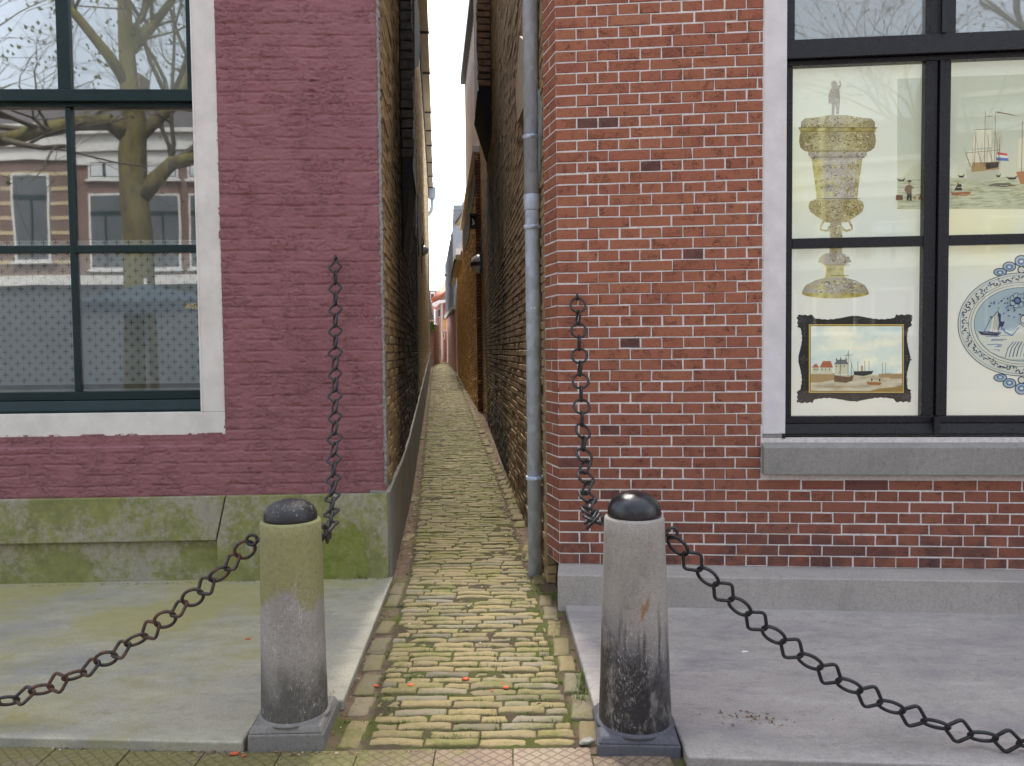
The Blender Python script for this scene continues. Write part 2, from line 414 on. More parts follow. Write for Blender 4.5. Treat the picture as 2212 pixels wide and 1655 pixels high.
def m_tile():
    m = Mt('ribbed_paver', .85, .25); x = m.xyz(); t = m.tint()
    p = .050
    u = m.ma('ADD', x[0], m.ma('MULTIPLY', x[1], 1.1)); w = m.ma('SUBTRACT', x[0], m.ma('MULTIPLY', x[1], 1.1))
    def tri(s): return m.ma('ABSOLUTE', m.ma('SUBTRACT', m.ma('FRACT', m.ma('DIVIDE', m.ma('ADD', s, m.ma('MULTIPLY', m.noise(20, 2), .006)), p)), .5))
    g = m.ma('MINIMUM', tri(u), tri(w))
    gr = m.rng(m.ma('ADD', g, m.ma('MULTIPLY', m.ma('SUBTRACT', m.noise(45, 3), .5), .16)), .13, .02)
    col = m.ramp(m.ma('ADD', m.ma('MULTIPLY', m.noise(6, 5), .6), m.ma('MULTIPLY', t[0], .4)), [(.3, (.150, .112, .082)), (.5, (.205, .150, .108)), (.7, (.235, .185, .135))])
    col = m.mix(m.ma('MULTIPLY', gr, .5), col, (.085, .058, .040))
    k = m.ma('ADD', m.ma('MULTIPLY', m.noise(3.4, 5, .65), .8), m.rng(x[0], .3, -.9, 0, .22))
    col = m.mix(m.rng(k, .44, .60, 0, .75), col, m.mix(m.noise(70), (.10, .10, .03), (.20, .19, .06)))
    col = m.mix(m.rng(m.noise(210, 3), .62, .72, 0, .5), col, (.38, .33, .28))
    m.base(col); m.bump(m.ma('SUBTRACT', m.ma('MULTIPLY', m.noise(120), .4), gr), .7, .006); return m.mat
def m_chain(name, base, rust, amt, rough):
    m = Mt(name, rough, .5)
    V = m.P(); a = m.noise(28, 4, .6, V); b = m.noise(190, 4, .7, V)
    k = m.ma('ADD', m.ma('MULTIPLY', a, .7), m.ma('MULTIPLY', b, .3))
    col = m.mix(m.rng(k, .62-amt, .74-amt, 0, .9), base, m.mix(b, hsv(rust, .45), hsv(rust, 1.3)))
    m.base(col); m.set('Roughness', m.rng(k, .45, .65, rough, .85)); m.bump(b, .5, .002); return m.mat
def m_bollard(which):
    m = Mt(which, .8, .3); x = m.xyz(); Z = x[2]
    base = (.335, .31, .275)
    a = m.noise(9, 6, .65, m.map(None, (1, 1, .45))); b = m.noise(45, 5, .7); c = m.noise(270, 3)
    col = m.ramp(a, [(.25, hsv(base, .70)), (.5, base), (.8, hsv(base, 1.2))])
    col = m.mix(m.rng(c, .40, .62, 0, .55), col, hsv(base, .55)); col = m.mix(m.rng(c, .62, .74, 0, .7), col, hsv(base, 1.9))
    g1 = m.noise(75, 5, .8)
    def lines(sc, rot, st, lo): return m.ma('ABSOLUTE', m.ma('SUBTRACT', m.noise(sc, 2, .4, m.map(None, st, rot, lo), .6), .5))
    v = m.ma('MINIMUM', m.ma('MINIMUM', lines(30, (.5, .6, .3), (1.6, 1.6, .45), (1, 0, 0)), lines(34, (-.7, -.4, .2), (1.6, 1.6, .45), (4, 2, 0))), m.ma('MINIMUM', lines(40, (1.2, .2, .9), (1.5, 1.5, .5), (7, 1, 3)), lines(26, (0, 0, .3), (1.6, 1.6, .35), (9, 1, 3))))
    scr = m.ma('MULTIPLY', m.rng(v, .008, .002), m.rng(m.noise(60, 3, .6), .40, .60))
    scr = m.ma('MULTIPLY', scr, m.rng(m.noise(9, 4, .6, m.map(None, (1, 1, 1), loc=(5, 2, 1))), .42, .6))
    if which == 'mossy_bollard_stone':
        k = m.ma('ADD', m.ma('MULTIPLY', a, .9), m.rng(m.ma('ADD', Z, m.ma('MULTIPLY', m.ma('SUBTRACT', m.noise(5, 3), .5), .25)), .40, .58, -.35, .18))
        col = m.mix(m.rng(k, .40, .58, 0, .72), col, m.mix(b, (.14, .145, .026), (.32, .31, .085)))
        low = m.rng(m.ma('ADD', m.rng(Z, .42, .06), m.ma('MULTIPLY', m.ma('SUBTRACT', a, .5), 1.5)), .20, .85, 0, .9)
        col = m.mix(low, col, m.mix(b, (.050, .048, .042), (.13, .12, .105)))
        col = m.mix(m.ma('MULTIPLY', scr, m.rng(Z, .66, .42, .1, .95)), col, (.50, .48, .46))
    else:
        k = m.ma('ADD', m.rng(Z, .58, .16), m.ma('MULTIPLY', m.ma('SUBTRACT', a, .5), 1.0))
        side = m.rng(m.ma('ADD', x[0], m.ma('MULTIPLY', m.ma('SUBTRACT', m.noise(11, 4), .5), .10)), .36, .50, .30, -.02)
        k = m.ma('ADD', k, side)
        col = m.mix(m.rng(k, .22, .85, 0, .7), col, (.10, .095, .112))
        col = m.mix(m.rng(m.ma('ADD', k, m.ma('MULTIPLY', m.ma('SUBTRACT', b, .5), .7)), .58, 1.1, 0, .92), col, (.021, .020, .022))
        run = m.ma('MULTIPLY', m.rng(m.noise(30, 3, .5, m.map(None, (1, 1, .08))), .56, .66), m.ma('MULTIPLY', m.rng(Z, .55, .35), .75))
        col = m.mix(run, col, (.030, .028, .030))
        flake = m.ma('MULTIPLY', m.rng(m.noise(13, 6, .75, m.map(None, (1, 1, .4), loc=(2, 7, 3))), .53, .63), m.rng(k, .4, .6))
        col = m.mix(m.ma('MULTIPLY', flake, .75), col, (.22, .20, .185))
        col = m.mix(m.ma('MULTIPLY', scr, m.rng(Z, .66, .45, .1, .85)), col, (.44, .43, .43))
        pa = m.xyz(); rx = m.ma('ABSOLUTE', m.ma('SUBTRACT', pa[0], m.ma('ADD', .452, m.ma('MULTIPLY', m.ma('SUBTRACT', Z, .50), .35)))); rz = m.ma('ABSOLUTE', m.ma('SUBTRACT', Z, .505))
        rm = m.ma('ADD', m.ma('ADD', m.ma('DIVIDE', rx, .016), m.ma('DIVIDE', rz, .055)), m.ma('MULTIPLY', m.ma('SUBTRACT', m.noise(60, 4), .5), 2.2))
        col = m.mix(m.rng(rm, 1.15, .6, 0, .75), col, (.26, .125, .045))
        m.set('Roughness', m.rng(k, .5, 1., .8, .35))
    col = m.mix(m.rng(g1, .50, .66, 0, .5), col, m.mix(.5, col, (.02, .02, .018))); col = m.mix(m.rng(g1, .42, .30, 0, .3), col, (.42, .40, .36))
    m.base(col); m.bump(m.ma('ADD', b, m.ma('MULTIPLY', g1, .8)), .6, .004); return m.mat
def m_dome(name, worn):
    m = Mt(name, .16, .5); b = m.noise(70, 5, .75); a = m.noise(14, 4); N = m.xyz(m.n('ShaderNodeNewGeometry').outputs['Normal'])
    col = m.mix(a, (.009, .009, .011), (.020, .020, .024))
    if worn:
        k = m.ma('ADD', b, m.ma('MULTIPLY', N[2], .07))
        col = m.mix(m.rng(k, .60, .68, 0, .8), col, (.25, .24, .18)); m.set('Roughness', m.rng(k, .5, .66, .38, .85))
    else:
        col = m.mix(m.rng(b, .70, .76, 0, .6), col, (.10, .10, .10)); m.set('Roughness', m.rng(b, .4, .75, .06, .25))
    m.base(col); m.bump(m.ma('ADD', m.ma('MULTIPLY', a, 1.0), m.ma('MULTIPLY', b, .35)), .5, .008); return m.mat
def m_zinc(name, col, rough=.45, seam=0):
    m = Mt(name, rough, .5); m.set('Metallic', .2)
    v = m.vor(38, m.map(None, (1, 1, .6)), 'F1', 'Color'); sp = m.xyz(v)[0]; a = m.noise(5, 5, .6, m.map(None, (1, 1, .3)))
    c = m.mix(sp, hsv(col, .82), hsv(col, 1.15)); c = m.mix(m.rng(a, .45, .7, 0, .4), c, hsv(col, .62))
    m.base(c); m.set('Roughness', m.rng(sp, 0, 1, rough*.9, rough*1.4)); m.bump(m.noise(60), .1, .002); return m.mat
def printed(name, build, glow=.0, rough=.5):
    """flat print on a back-lit panel: the ink also lets the lamp behind it through"""
    m = Mt(name, rough, .3); c = build(m) if callable(build) else build
    m.base(c); m.set('Emission Color', c); m.set('Emission Strength', glow); return m.mat
PURPLE = m_purple(); REDB = m_redbrick()
WHITEMORTAR = m_mortar('white_pointing', (.64, .60, .575))
YST = [(0, (.27, .19, .10)), (.3, (.38, .27, .13)), (.7, (.44, .32, .155)), (1, (.40, .275, .14))]
OST = [(0, (.40, .235, .09)), (.3, (.60, .36, .13)), (.7, (.68, .43, .17)), (1, (.54, .33, .14))]
BST = [(0, (.33, .22, .125)), (.3, (.45, .305, .17)), (.7, (.53, .37, .21)), (1, (.47, .315, .18))]
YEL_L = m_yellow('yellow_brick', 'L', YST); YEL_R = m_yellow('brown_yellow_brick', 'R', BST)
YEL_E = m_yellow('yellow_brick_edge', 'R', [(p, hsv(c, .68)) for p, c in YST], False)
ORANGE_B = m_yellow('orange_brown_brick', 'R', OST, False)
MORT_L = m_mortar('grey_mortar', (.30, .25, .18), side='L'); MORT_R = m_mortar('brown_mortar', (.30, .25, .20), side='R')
MORT_O = m_mortar('ochre_mortar', (.26, .17, .08))
PLINTH_L = m_moss_stone('mossy_plinth_stone', (.38, .35, .275), (.185, .20, .036), .245, seed=3.)
PLINTH_L = PLINTH_L[0].mat
MOSSPATCH = m_moss_stone('green_algae', (.24, .25, .08), (.15, .185, .022), .22, seed=9., speck=.15)[0].mat
PLINTH_R = m_moss_stone('grey_plinth_stone', (.38, .35, .32), (.15, .15, .08), -.12, seed=5.)[0].mat
CEMENT = m_moss_stone('cement_render', (.22, .205, .175), (.10, .10, .05), -.02, seed=7.)[0].mat
SILLSTONE = m_moss_stone('grey_sill_stone', (.275, .262, .242), (.15, .15, .12), -.2, seed=2.)[0].mat
SLAB_L = m_slab('algae_slab_stone', (.345, .325, .25), (.235, .235, .245), (.315, .29, .105), .145, 2.)
SLAB_R = m_slab('blue_slab_stone', (.335, .308, .285), (.165, .155, .190), (.2, .2, .1), 0, 6.)
CREAM = m_paint('cream_frame_paint', (.62, .595, .55), .45, .68, (.35, .30, .24), bump=.12, wamt=.6)
WHITE = m_paint('white_frame_paint', (.61, .59, .59), .45, .72, (.45, .42, .40), bump=.1, wamt=.4)
GREEN = m_paint('dark_green_gloss', (.005, .020, .021), .20, .66, (.10, .10, .085), bump=.4, wamt=.35, spec=.25)
BLACKW = m_paint('weathered_black_gloss', (.007, .007, .009), .26, .63, (.13, .12, .105), bump=.8, wamt=.5, spec=.32)
GLASS_L = m_glass('old_window_glass', .12, .13); GLASS_R = m_glass('display_window_glass', .022, .08, veil=.012); GLASS_U = m_glass('upper_window_glass', .07, .10, veil=.05)
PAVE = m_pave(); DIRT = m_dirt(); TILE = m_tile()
CHAIN_RUST = m_chain('rusty_iron', (.028, .023, .021), (.15, .066, .034), .15, .5)
CHAIN_WORN = m_chain('worn_black_iron', (.026, .024, .024), (.15, .07, .04), .04, .45)
CHAIN_BLK = m_chain('black_painted_iron', (.013, .013, .015), (.09, .04, .025), -.14, .33)
BOL_L = m_bollard('mossy_bollard_stone'); BOL_R = m_bollard('blackened_bollard_stone')
DOME_L = m_dome('flaking_black_paint', True); DOME_R = m_dome('glossy_black_paint', False)
BASE_L = m_moss_stone('dark_base_stone', (.22, .208, .19), (.13, .115, .06), .05, seed=4.)[0].mat
BASE_R = m_moss_stone('black_base_stone', (.105, .105, .122), (.13, .13, .11), -.05, seed=8.)[0].mat
ZINC = m_zinc('galvanised_zinc', (.45, .51, .60), .55); ZINCD = simple('dull_lead', (.20, .205, .195), .9, .2, 9, .3, 60)
TAR = simple('black_bitumen', (.010, .010, .012), .8, .3, 8, .5, 40)
IRON = simple('dark_iron', (.03, .026, .024), .5, .3, 20, .3, 120)
RUBBER = simple('dark_interior', (.020, .022, .022), .9, .2, 3, 0)
BLIND = simple('cream_blind', (.66, .68, .56), .9, .05, 4, .1, 60)
ROOFT = simple('dark_roof_tiles', (.06, .055, .055), .8, .2, 9, .4, 30)
TERRA = simple('terracotta', (.50, .085, .030), .8, .2, 30, .3, 120)
SHELLM = simple('pale_shell', (.62, .60, .56), .6, .15, 40, .2, 120)
# ------------------------------------------------------------------ brick layer
def lay_bricks(mb, fr, B, mat, depth=.05, bev=.0025, jit=.0012, njit=.002, tints=None, rim=False):
    """B: array of s0,s1,z0,z1; every brick a chamfered block"""
    B = np.asarray(B, float); n = len(B)
    if n == 0: return
    s0, s1, z0, z1 = B.T
    dn = np.clip(NP.normal(0, njit, n), -1.4*njit, 2*njit)
    j = lambda: NP.normal(0, jit, (n,))
    def ring(ins, nn):
        return [fr.pts(s0+ins+j(), z0+ins+j(), nn), fr.pts(s1-ins+j(), z0+ins+j(), nn), fr.pts(s1-ins+j(), z1-ins+j(), nn), fr.pts(s0+ins+j(), z1-ins+j(), nn)]
    V = np.stack(ring(0, dn-depth)+ring(0, dn-bev)+ring(bev, dn), 1)
    f = [(8, 9, 10, 11)]
    for a, b in ((0, 4), (4, 8)):
        for i in range(4): f.append((a+i, a+(i+1) % 4, b+(i+1) % 4, b+i))
    F = (np.array(f)[None] + (np.arange(n)*12)[:, None, None]).reshape(-1, 4)
    t = NP.random((n, 3)) if tints is None else tints
    tt = np.repeat(t, 12, 0).reshape(n, 12, 3)
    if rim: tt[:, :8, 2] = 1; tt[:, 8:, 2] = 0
    mb.add(V.reshape(-1, 3), F, mat, tt.reshape(-1, 3))
def clip(B, holes, mn=.006):
    out = []
    for (a, b, c, d) in B:
        parts = [(a, b)]
        for (h0, h1, g0, g1) in holes:
            if c < g1-.004 and d > g0+.004:
                q = []
                for (p0, p1) in parts:
                    if p1 <= h0 or p0 >= h1: q.append((p0, p1)); continue
                    if p0 < h0: q.append((p0, h0))
                    if p1 > h1: q.append((h1, p1))
                parts = q
        out += [(p0, p1, c, d) for p0, p1 in parts if p1-p0 > mn]
    return out
def running(s_end, z0, z1, L, C, J, top=None, s_start=0., jitz=.0):
    B = []; i = 0; z = z0
    while z < z1:
        s = s_start - R.random()*L*.9
        h = C
        while s < s_end:
            l = L*R.uniform(.9, 1.06)
            if R.random() < .18: l *= .5
            a, b = max(s, s_start), min(s+l-J, s_end)
            zt = z+h-J
            if b-a > .02 and (top is None or zt < top((a+b)/2)): B.append((a, b, z, zt))
            s += l
        z += h; i += 1
    return B
# ================================================================== RED HOUSE
red = thing('brick_house', (3.0, 4.1, 0), 'red brick house with white pointing and a display window on the grey plinth', 'house')
zR0 = RF.ZZ(1205, 1218); zRp = .02
CR_ = (RF.ZZ(1196, 14.7)-zR0)/51
ROWS = 62
sWf = RF.S(1649, 470); sWi = RF.S(1699.5, 470); zSillB = RF.ZZ(1900, 1023); zSillT = RF.ZZ(1900, 946, 0); sSill = RF.S(1645, 990)
J = .0048; END = 6.2
sWend = RF.S(2057, 470) + (RF.S(2000, 470)-RF.S(1712, 470)) + .09     # right stile, out of the picture
sWout = sWend + (sWi-sWf)
holes = [(sWf-.004, sWout+.004, zSillT-.02, 9), (sSill-.004, sWout+.08, zSillB-.004, zSillT+.03)]
B = []
for k in range(ROWS):
    z = zR0+k*CR_; s = 0.; first = True
    q = k % 4
    while s < END:
        if k % 2 == 0: l = .1113
        elif q == 1: l = .168 if s == 0 else (.111 if first and abs(s-.168) < .01 else .2226)
        else: l = .168 if s == 0 else .2226
        if s > .2: first = False
        l2 = l*R.uniform(.985, 1.015) if s > 0 else l
        B.append((s+(0 if s == 0 else J/2), s+l2-J/2, z+J/2+R.uniform(-.0008, .0008), z+CR_-J/2+R.uniform(-.0008, .0008)))
        s += l2
B = clip(B, holes)
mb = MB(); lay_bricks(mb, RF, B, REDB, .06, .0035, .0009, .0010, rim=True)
zT = zR0+ROWS*CR_
mb.box(RF, 0.002, END, zR0, zSillT, -.24, -.0025, WHITEMORTAR)
mb.box(RF, 0.002, sWf, zSillT, zT, -.24, -.0025, WHITEMORTAR)
mb.box(RF, sWout, END, zSillT, zT, -.24, -.0025, WHITEMORTAR)
# splayed corner that turns into the alley
RC, rcl = wall_frame((.248, 4.16), RA[0], 'R')
Bc = [(.001, rcl-.004, zR0+k*CR_+J/2, zR0+(k+1)*CR_-J/2) for k in range(ROWS)]
Bc2 = []
for i, b in enumerate(Bc):
    if i % 2: Bc2.append(b)
    else: Bc2 += [(b[0], .106, b[2], b[3]), (.112, b[1], b[2], b[3])]
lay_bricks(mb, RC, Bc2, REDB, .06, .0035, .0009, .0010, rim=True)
mb.box(RC, .0, rcl, zR0, zT, -.12, -.0025, WHITEMORTAR)
mb.build('wall', red)
# upper storey and hidden body
mb = MB(); mb.box(RF, .01, END+4, zT, 6.45, -.25, -.004, REDB)
mb.box(RF, END, END+4, -.2, zT, -.25, -.004, REDB)
mb.build('upper_wall', red)
# plinth
mb = MB()
zpt = zR0-.002
mb.prism(Frame((.248, 4.16, 0), (1, -.085, 0)), [(-.004, zpt), (END, zpt), (END, -.1), (-.004, -.1)], -.2, .022, PLINTH_R)
mb.build('plinth', red, .006)
# alley side wall
fA, lA = wall_frame(RA[0], RA[1], 'R')
mb = MB(); B = running(lA, -.1, 6.4, .19, .054, .010)
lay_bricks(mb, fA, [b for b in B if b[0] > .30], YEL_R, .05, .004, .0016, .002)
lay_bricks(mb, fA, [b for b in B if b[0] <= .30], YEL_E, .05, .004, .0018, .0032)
mb.box(fA, .03, lA, -.3, 6.45, -.3, -.006, MORT_R)
mb.build('side_wall', red)
# sill
mb = MB(); zf = RF.ZZ(1900, 967, .055)
mb.prism(Frame(RF.pts(sSill, 0, 0), RF.N, RF.T), [(-.22, zSillB), (.055, zSillB), (.055, zf), (-.06, zSillT-.004), (-.22, zSillT-.004)], 0, sWout+.07-sSill, SILLSTONE)
mb.build('sill', red, .004)
# window
zTop = 4.35
tr0, tr1 = RF.ZZ(1855, 122, -.03), RF.ZZ(1855, 81, -.03)          # transom
mr0, mr1 = RF.ZZ(1851, 534, -.05), RF.ZZ(1851, 512, -.05)         # glazing bar
gb, rb = RF.ZZ(1850, 899, -.05), RF.ZZ(1850, 940, -.035)          # bottom rail
uS, lS = RF.S(1716, 50, -.04), RF.S(1711, 400, -.06)
um0, um1 = RF.S(2010, 50, -.03), RF.S(2065, 50, -.03)
lm0, lm1 = RF.S(1996, 500, -.05), RF.S(2051, 500, -.05)
mb = MB()
zFoot = RF.ZZ(1670, 938, -.006)
mb.box(RF, sWf, sWi, zFoot, zTop, -.14, -.006, WHITE)
mb.box(RF, sWend, sWout, zFoot, zTop, -.14, -.006, WHITE)
mb.box(RF, sWi, sWend, zTop-.14, zTop, -.14, -.008, WHITE)
win = mb.build('window', red, .004)
mb = MB(); mb.box(RF, sWf+.002, sWi-.002, zSillT-.002, zFoot-.002, -.14, -.002, SILLSTONE); mb.box(RF, sWi-.018, sWi-.001, zSillT-.003, zFoot+.004, -.1, .004, BLACKW)
mb.build('frame_foot', win, .003)
mb = MB()                                                           # black joinery
n1, n2 = -.028, -.052
mb.box(RF, sWi, uS, tr1, zTop-.14, -.10, n1, BLACKW); mb.box(RF, um0, um1, tr1, zTop-.14, -.10, n1, BLACKW)
mb.box(RF, (um0+um1)/2-.012, (um0+um1)/2+.012, tr1, zTop-.14, -.06, n1+.012, BLACKW)
mb.box(RF, sWi, sWend, tr0, tr1, -.11, n1+.006, BLACKW)
mb.box(RF, sWi, sWend, tr0-.028, tr0-.001, -.10, n2+.002, BLACKW)
mb.box(RF, sWi, lS, gb, tr0-.029, -.10, n2, BLACKW)
mid = (lm0+lm1)/2
mb.box(RF, lm0, mid-.003, gb, tr0-.029, -.10, n2, BLACKW); mb.box(RF, mid+.003, lm1, gb, tr0-.029, -.10, n2, BLACKW)
mb.box(RF, mid+.004, mid+.024, gb, tr0-.03, -.06, n2+.010, BLACKW)
mb.box(RF, mid-.003, mid+.003, gb, tr0-.03, -.10, n2-.012, IRON)
for a, b in ((lS, lm0), (lm1, sWend-.04)):
    mb.box(RF, a+.001, b-.001, mr0, mr1, -.09, n2-.003, BLACKW)
mb.box(RF, sWend-.04, sWend, gb, tr0-.029, -.10, n2, BLACKW)
zq = rb+(gb-rb)*.62
mb.box(RF, sWi, mid-.012, zq, gb, -.10, n2+.004, BLACKW); mb.box(RF, mid+.012, sWend, zq, gb, -.10, n2+.004, BLACKW)
mb.prism(Frame(RF.pts(sWi, 0, 0), RF.N, RF.T), [(-.10, rb), (-.022, rb), (-.020, rb+.012), (n2+.012, zq-.001), (-.10, zq-.001)], 0, sWend-sWi, BLACKW)
mb.box(RF, mid-.016, mid+.016, rb+.002, gb-.003, -.10, -.014, BLACKW)
mb.build('sash', win, .0035)
mb = MB()
for (a, b, c, d) in ((uS, um0, tr1, zTop-.14), (um1, sWend-.03, tr1, zTop-.14), (lS, lm0, gb, mr0), (lS, lm0, mr1, tr0-.028), (lm1, sWend-.04, gb, mr0), (lm1, sWend-.04, mr1, tr0-.028)):
    p = MB(); p.box(RF, a-.006, b+.006, c-.006, d+.006, -.082, -.078, GLASS_U if d > zTop-.2 else GLASS_R); p.build('pane', win)
mb = MB(); mb.box(RF, sWf-.3, sWout+.3, zSillT-.2, zTop+.2, -1.2, -.6, RUBBER); mb.build('interior', red)
mb = MB(); mb.box(RF, uS-.03, sWend, tr1-.02, zTop-.10, -.098, -.092, simple('grey_white_blind', (.78, .78, .77), .8, .05, 3, .05)); mb.build('blind', win)

# ================================================================== PURPLE HOUSE
pur = thing('painted_house', (-3., 4.3, 0), 'purple painted brick house with a cream framed window above a mossy plinth', 'house')
zPl = LF.ZZ(600, 1068.5); zPl0 = LF.ZZ(200, 1078)
sFo, sFi = LF.S(474, 470, 0), LF.S(423.5, 470, -.02)
zFo, zFi = LF.ZZ(245, 942.5), LF.ZZ(220, 892, -.02)
zWT = 4.3; sEnd = 4.55
zLed = LF.ZZ(245, 966)
def purple_grid(mb, a0, a1, b0, b1, d=.0055):
    ns, nz = int((a1-a0)/d)+1, int((b1-b0)/d)+1
    s = np.linspace(a0, a1, ns); z = np.linspace(b0, b1, nz); Sg, Zg = np.meshgrid(s, z, indexing='ij')
    C, L = .0640, .218
    wz = Zg + .012*(fbm(Sg*4, Zg*4, 3)-.5) + .007*(fbm(Sg*20, Zg*26, 31)-.5)
    row = np.floor(wz/C); ws = Sg + (row % 2)*L/2 + .02*np.sin(row*2.3) + .010*(fbm(Sg*9, Zg*9, 5)-.5)
    cl = np.floor(ws/L); fz = wz/C-row; fs = ws/L-cl
    dz = np.minimum(fz, 1-fz)*C; ds = np.minimum(fs, 1-fs)*L
    off = np.sin(row*12.9898+cl*78.233)*43758.5; off = off-np.floor(off)
    fill = fbm(Sg*4.2, Zg*7, 8); fill2 = fbm(Sg*13, Zg*40, 9)
    jd = np.exp(-(dz/.0048)**2)*np.clip((fill2-.34)*5, 0, 1)
    jv = np.exp(-(ds/.0055)**2)*np.clip((fill-.50)*4, 0, 1)*.7
    rough = (fbm(Sg*24, Zg*70, 12)-.5)*.0048 + (fbm(Sg*70, Zg*140, 14)-.5)*.0024 + (fbm(Sg*9, Zg*16, 15)-.5)*.004
    crack = np.exp(-((fbm(Sg*16, Zg*55, 18, 3)-.47)/.018)**2)*np.clip((fbm(Sg*6, Zg*6, 22)-.46)*7, 0, 1)*.0032
    n = (off-.5)*.003 - .0072*jd - .0042*jv + rough*1.35 - crack*1.6
    n = n - np.where(Sg < .012, (.012-Sg)*.9, 0)
    under = (Sg > sFo-.006) & (Zg > zLed)
    n = np.where(under, n*.5-.011, n)
    n = np.where((Zg < zPl+.02), n*.6+.0, n)
    V = fr_pts = LF.pts(Sg, Zg, n).reshape(-1, 3)
    i, k = np.meshgrid(np.arange(ns-1), np.arange(nz-1), indexing='ij'); q = (i*nz+k).ravel()
    mb.add(V, np.stack([q, q+1, q+nz+1, q+nz], 1), PURPLE, smooth=True)
mb = MB()
purple_grid(mb, 0, sFo+.01, zPl-.02, 3.75)
purple_grid(mb, sFo+.01, sEnd, zPl0-.04, zFo+.012)
zb = zPl0-.03
mb.box(LF, .004, sFo+.015, zb, zWT, -.30, -.022, PURPLE); mb.box(LF, sFo+.015, sEnd+.1, zb, zFo-.02, -.30, -.022, PURPLE)
mb.build('wall', pur)
mb = MB(); mb.box(LF, .002, sFo+.02, 3.75, zWT, -.02, -.002, PURPLE); mb.box(LF, .002, 9.5, zWT+.001, 8.2, -.30, -.002, PURPLE); mb.box(LF, sEnd+.101, 9.5, zPl0, zWT, -.30, -.003, PURPLE); mb.build('upper_wall', pur)
# plinth
sJ0, sJ1 = LF.S(487, 1073, .02), LF.S(467, 1168, .02)
zLow = LF.ZZ(230, 1172, .02)
mb = MB()
mb.prism(LF, [(-.015, zPl), (sJ0-.003, zPl), (sJ1-.003, zLow-.002), (sJ1-.004, -.1), (-.015, -.1)], -.2, .02, PLINTH_L)
mb.prism(LF, [(sJ0+.004, zPl), (9.5, zPl), (9.5, zLow), (sJ1+.004, zLow)], -.2, .021, PLINTH_L)
mb.box(LF, sJ1, 9.5, -.1, zLow-.001, -.2, -.017, PLINTH_L)
pl = mb.build('plinth', pur, .006)
# algae patch on the plinth beside the alley: a thin film of its own
pts = [(688, 1135), (700, 1150), (722, 1152), (745, 1140), (765, 1128), (770, 1142), (790, 1160), (790, 1190), (797, 1215), (795, 1246), (690, 1254), (640, 1256), (560, 1258), (558, 1200), (590, 1150)]
poly = []
for i, (u, v) in enumerate(pts):
    u2, v2 = pts[(i+1) % len(pts)]
    for k in range(5):
        f = k/5; poly.append(LF.pix(u+(u2-u)*f+R.uniform(-2.5, 2.5), v+(v2-v)*f+R.uniform(-2.5, 2.5), .022))
mb = MB(); mb.prism(LF, poly, .0205, .0222, MOSSPATCH); mb.build('algae_film', pl)
# window
mb = MB(); nF = -.010
mb.box(LF, sFo, sFi, zFi-.001, zWT, -.16, nF, CREAM); mb.box(LF, sFo, sEnd, zFo, zFi, -.16, nF-.001, CREAM)
mb.box(LF, sEnd-.12, sEnd, zFi, zWT, -.16, nF, CREAM)
mb.box(LF, sFi-.012, sFi+.0, zFi, zWT, -.16, nF+.004, CREAM)
winL = mb.build('window', pur, .004)
nU, nL = -.040, -.078
u0, u1 = LF.S(403, 100, nU), LF.S(139, 190, nU)                     # upper right pane: right edge, then muntin
bw = abs(LF.S(152, 190, nU)-LF.S(123, 190, nU))
rt, rbm = LF.ZZ(280, 193, nU), LF.ZZ(280, 219, nU)                  # upper sash bottom rail
gt = LF.ZZ(290, 231, nL)
h1, h0 = LF.ZZ(300, 529, nL), LF.ZZ(300, 546, nL)
m0 = LF.S(163, 540, nL); mw_ = abs(LF.S(163, 540, nL)-LF.S(190, 840, nL))
mA, mB2 = LF.S(162.5, 540, nL), LF.S(139+27*.33+3, 540, nL)
gbL = LF.ZZ(300, 844, nL)
pane = (mA+.0) - (sFi+.012)
mb = MB()
pw = mB2-mA
xs = [mA, mA+pw]
period = pane+pw
upm = [(LF.S(153, 190, nU), LF.S(125, 190, nU)+.0)]
upm.append((upm[0][0]+period, upm[0][1]+period))
mb.box(LF, sFi, LF.S(402, 100, nU), rbm, zWT, -.09, nU, GREEN)
for a, b in upm: mb.box(LF, a, b, rt, zWT, -.07, nU+.002, GREEN)
mb.box(LF, sFi, sEnd-.12, rbm, rt, -.075, nU+.006, GREEN)
mb.box(LF, sFi+.001, sEnd-.121, rbm-.022, rbm-.001, -.12, nL+.012, GREEN)
# lower sash
mb.box(LF, sFi+.001, sFi+.022, zFi+.002, rbm-.023, -.13, nL, GREEN)
mun = [(mA, mB2), (mA+period, mB2+period)]
for a, b in mun: mb.box(LF, a, b, gbL, rbm-.023, -.12, nL+.003, GREEN)
mb.box(LF, sFi+.001, sEnd-.121, h0, h1, -.12, nL, GREEN)
zs2 = LF.ZZ(300, 864, nL+.03)
mb.box(LF, sFi+.002, sEnd-.122, zs2, gbL, -.12, nL+.008, GREEN)
mb.prism(Frame(LF.pts(sFi+.003, 0, 0), LF.N, LF.T), [(-.13, zFi+.001), (-.030, zFi+.001), (-.028, zFi+.015), (nL+.022, zs2-.001), (-.13, zs2-.001)], 0, sEnd-.126-sFi, GREEN)
mb.build('sash', winL, .004)
spans = [(sFi+.02, mA), (mB2, mA+period), (mB2+period, sEnd-.13)]
spansU = [(LF.S(402, 100, nU), upm[0][0]), (upm[0][1], upm[1][0]), (upm[1][1], sEnd-.13)]
for k, (a, b) in enumerate(spansU):
    p = MB(); p.box(LF, a-.006, b+.006, rt-.006, zWT, -.062, -.058, GLASS_L); p.build('pane', winL)
for k, (a, b) in enumerate(spans):
    for c, d in ((gbL, h0), (h1, rbm-.022)):
        p = MB(); p.box(LF, a-.006, b+.006, c-.006, d+.006, -.104, -.100, GLASS_L); p.build('pane', winL)
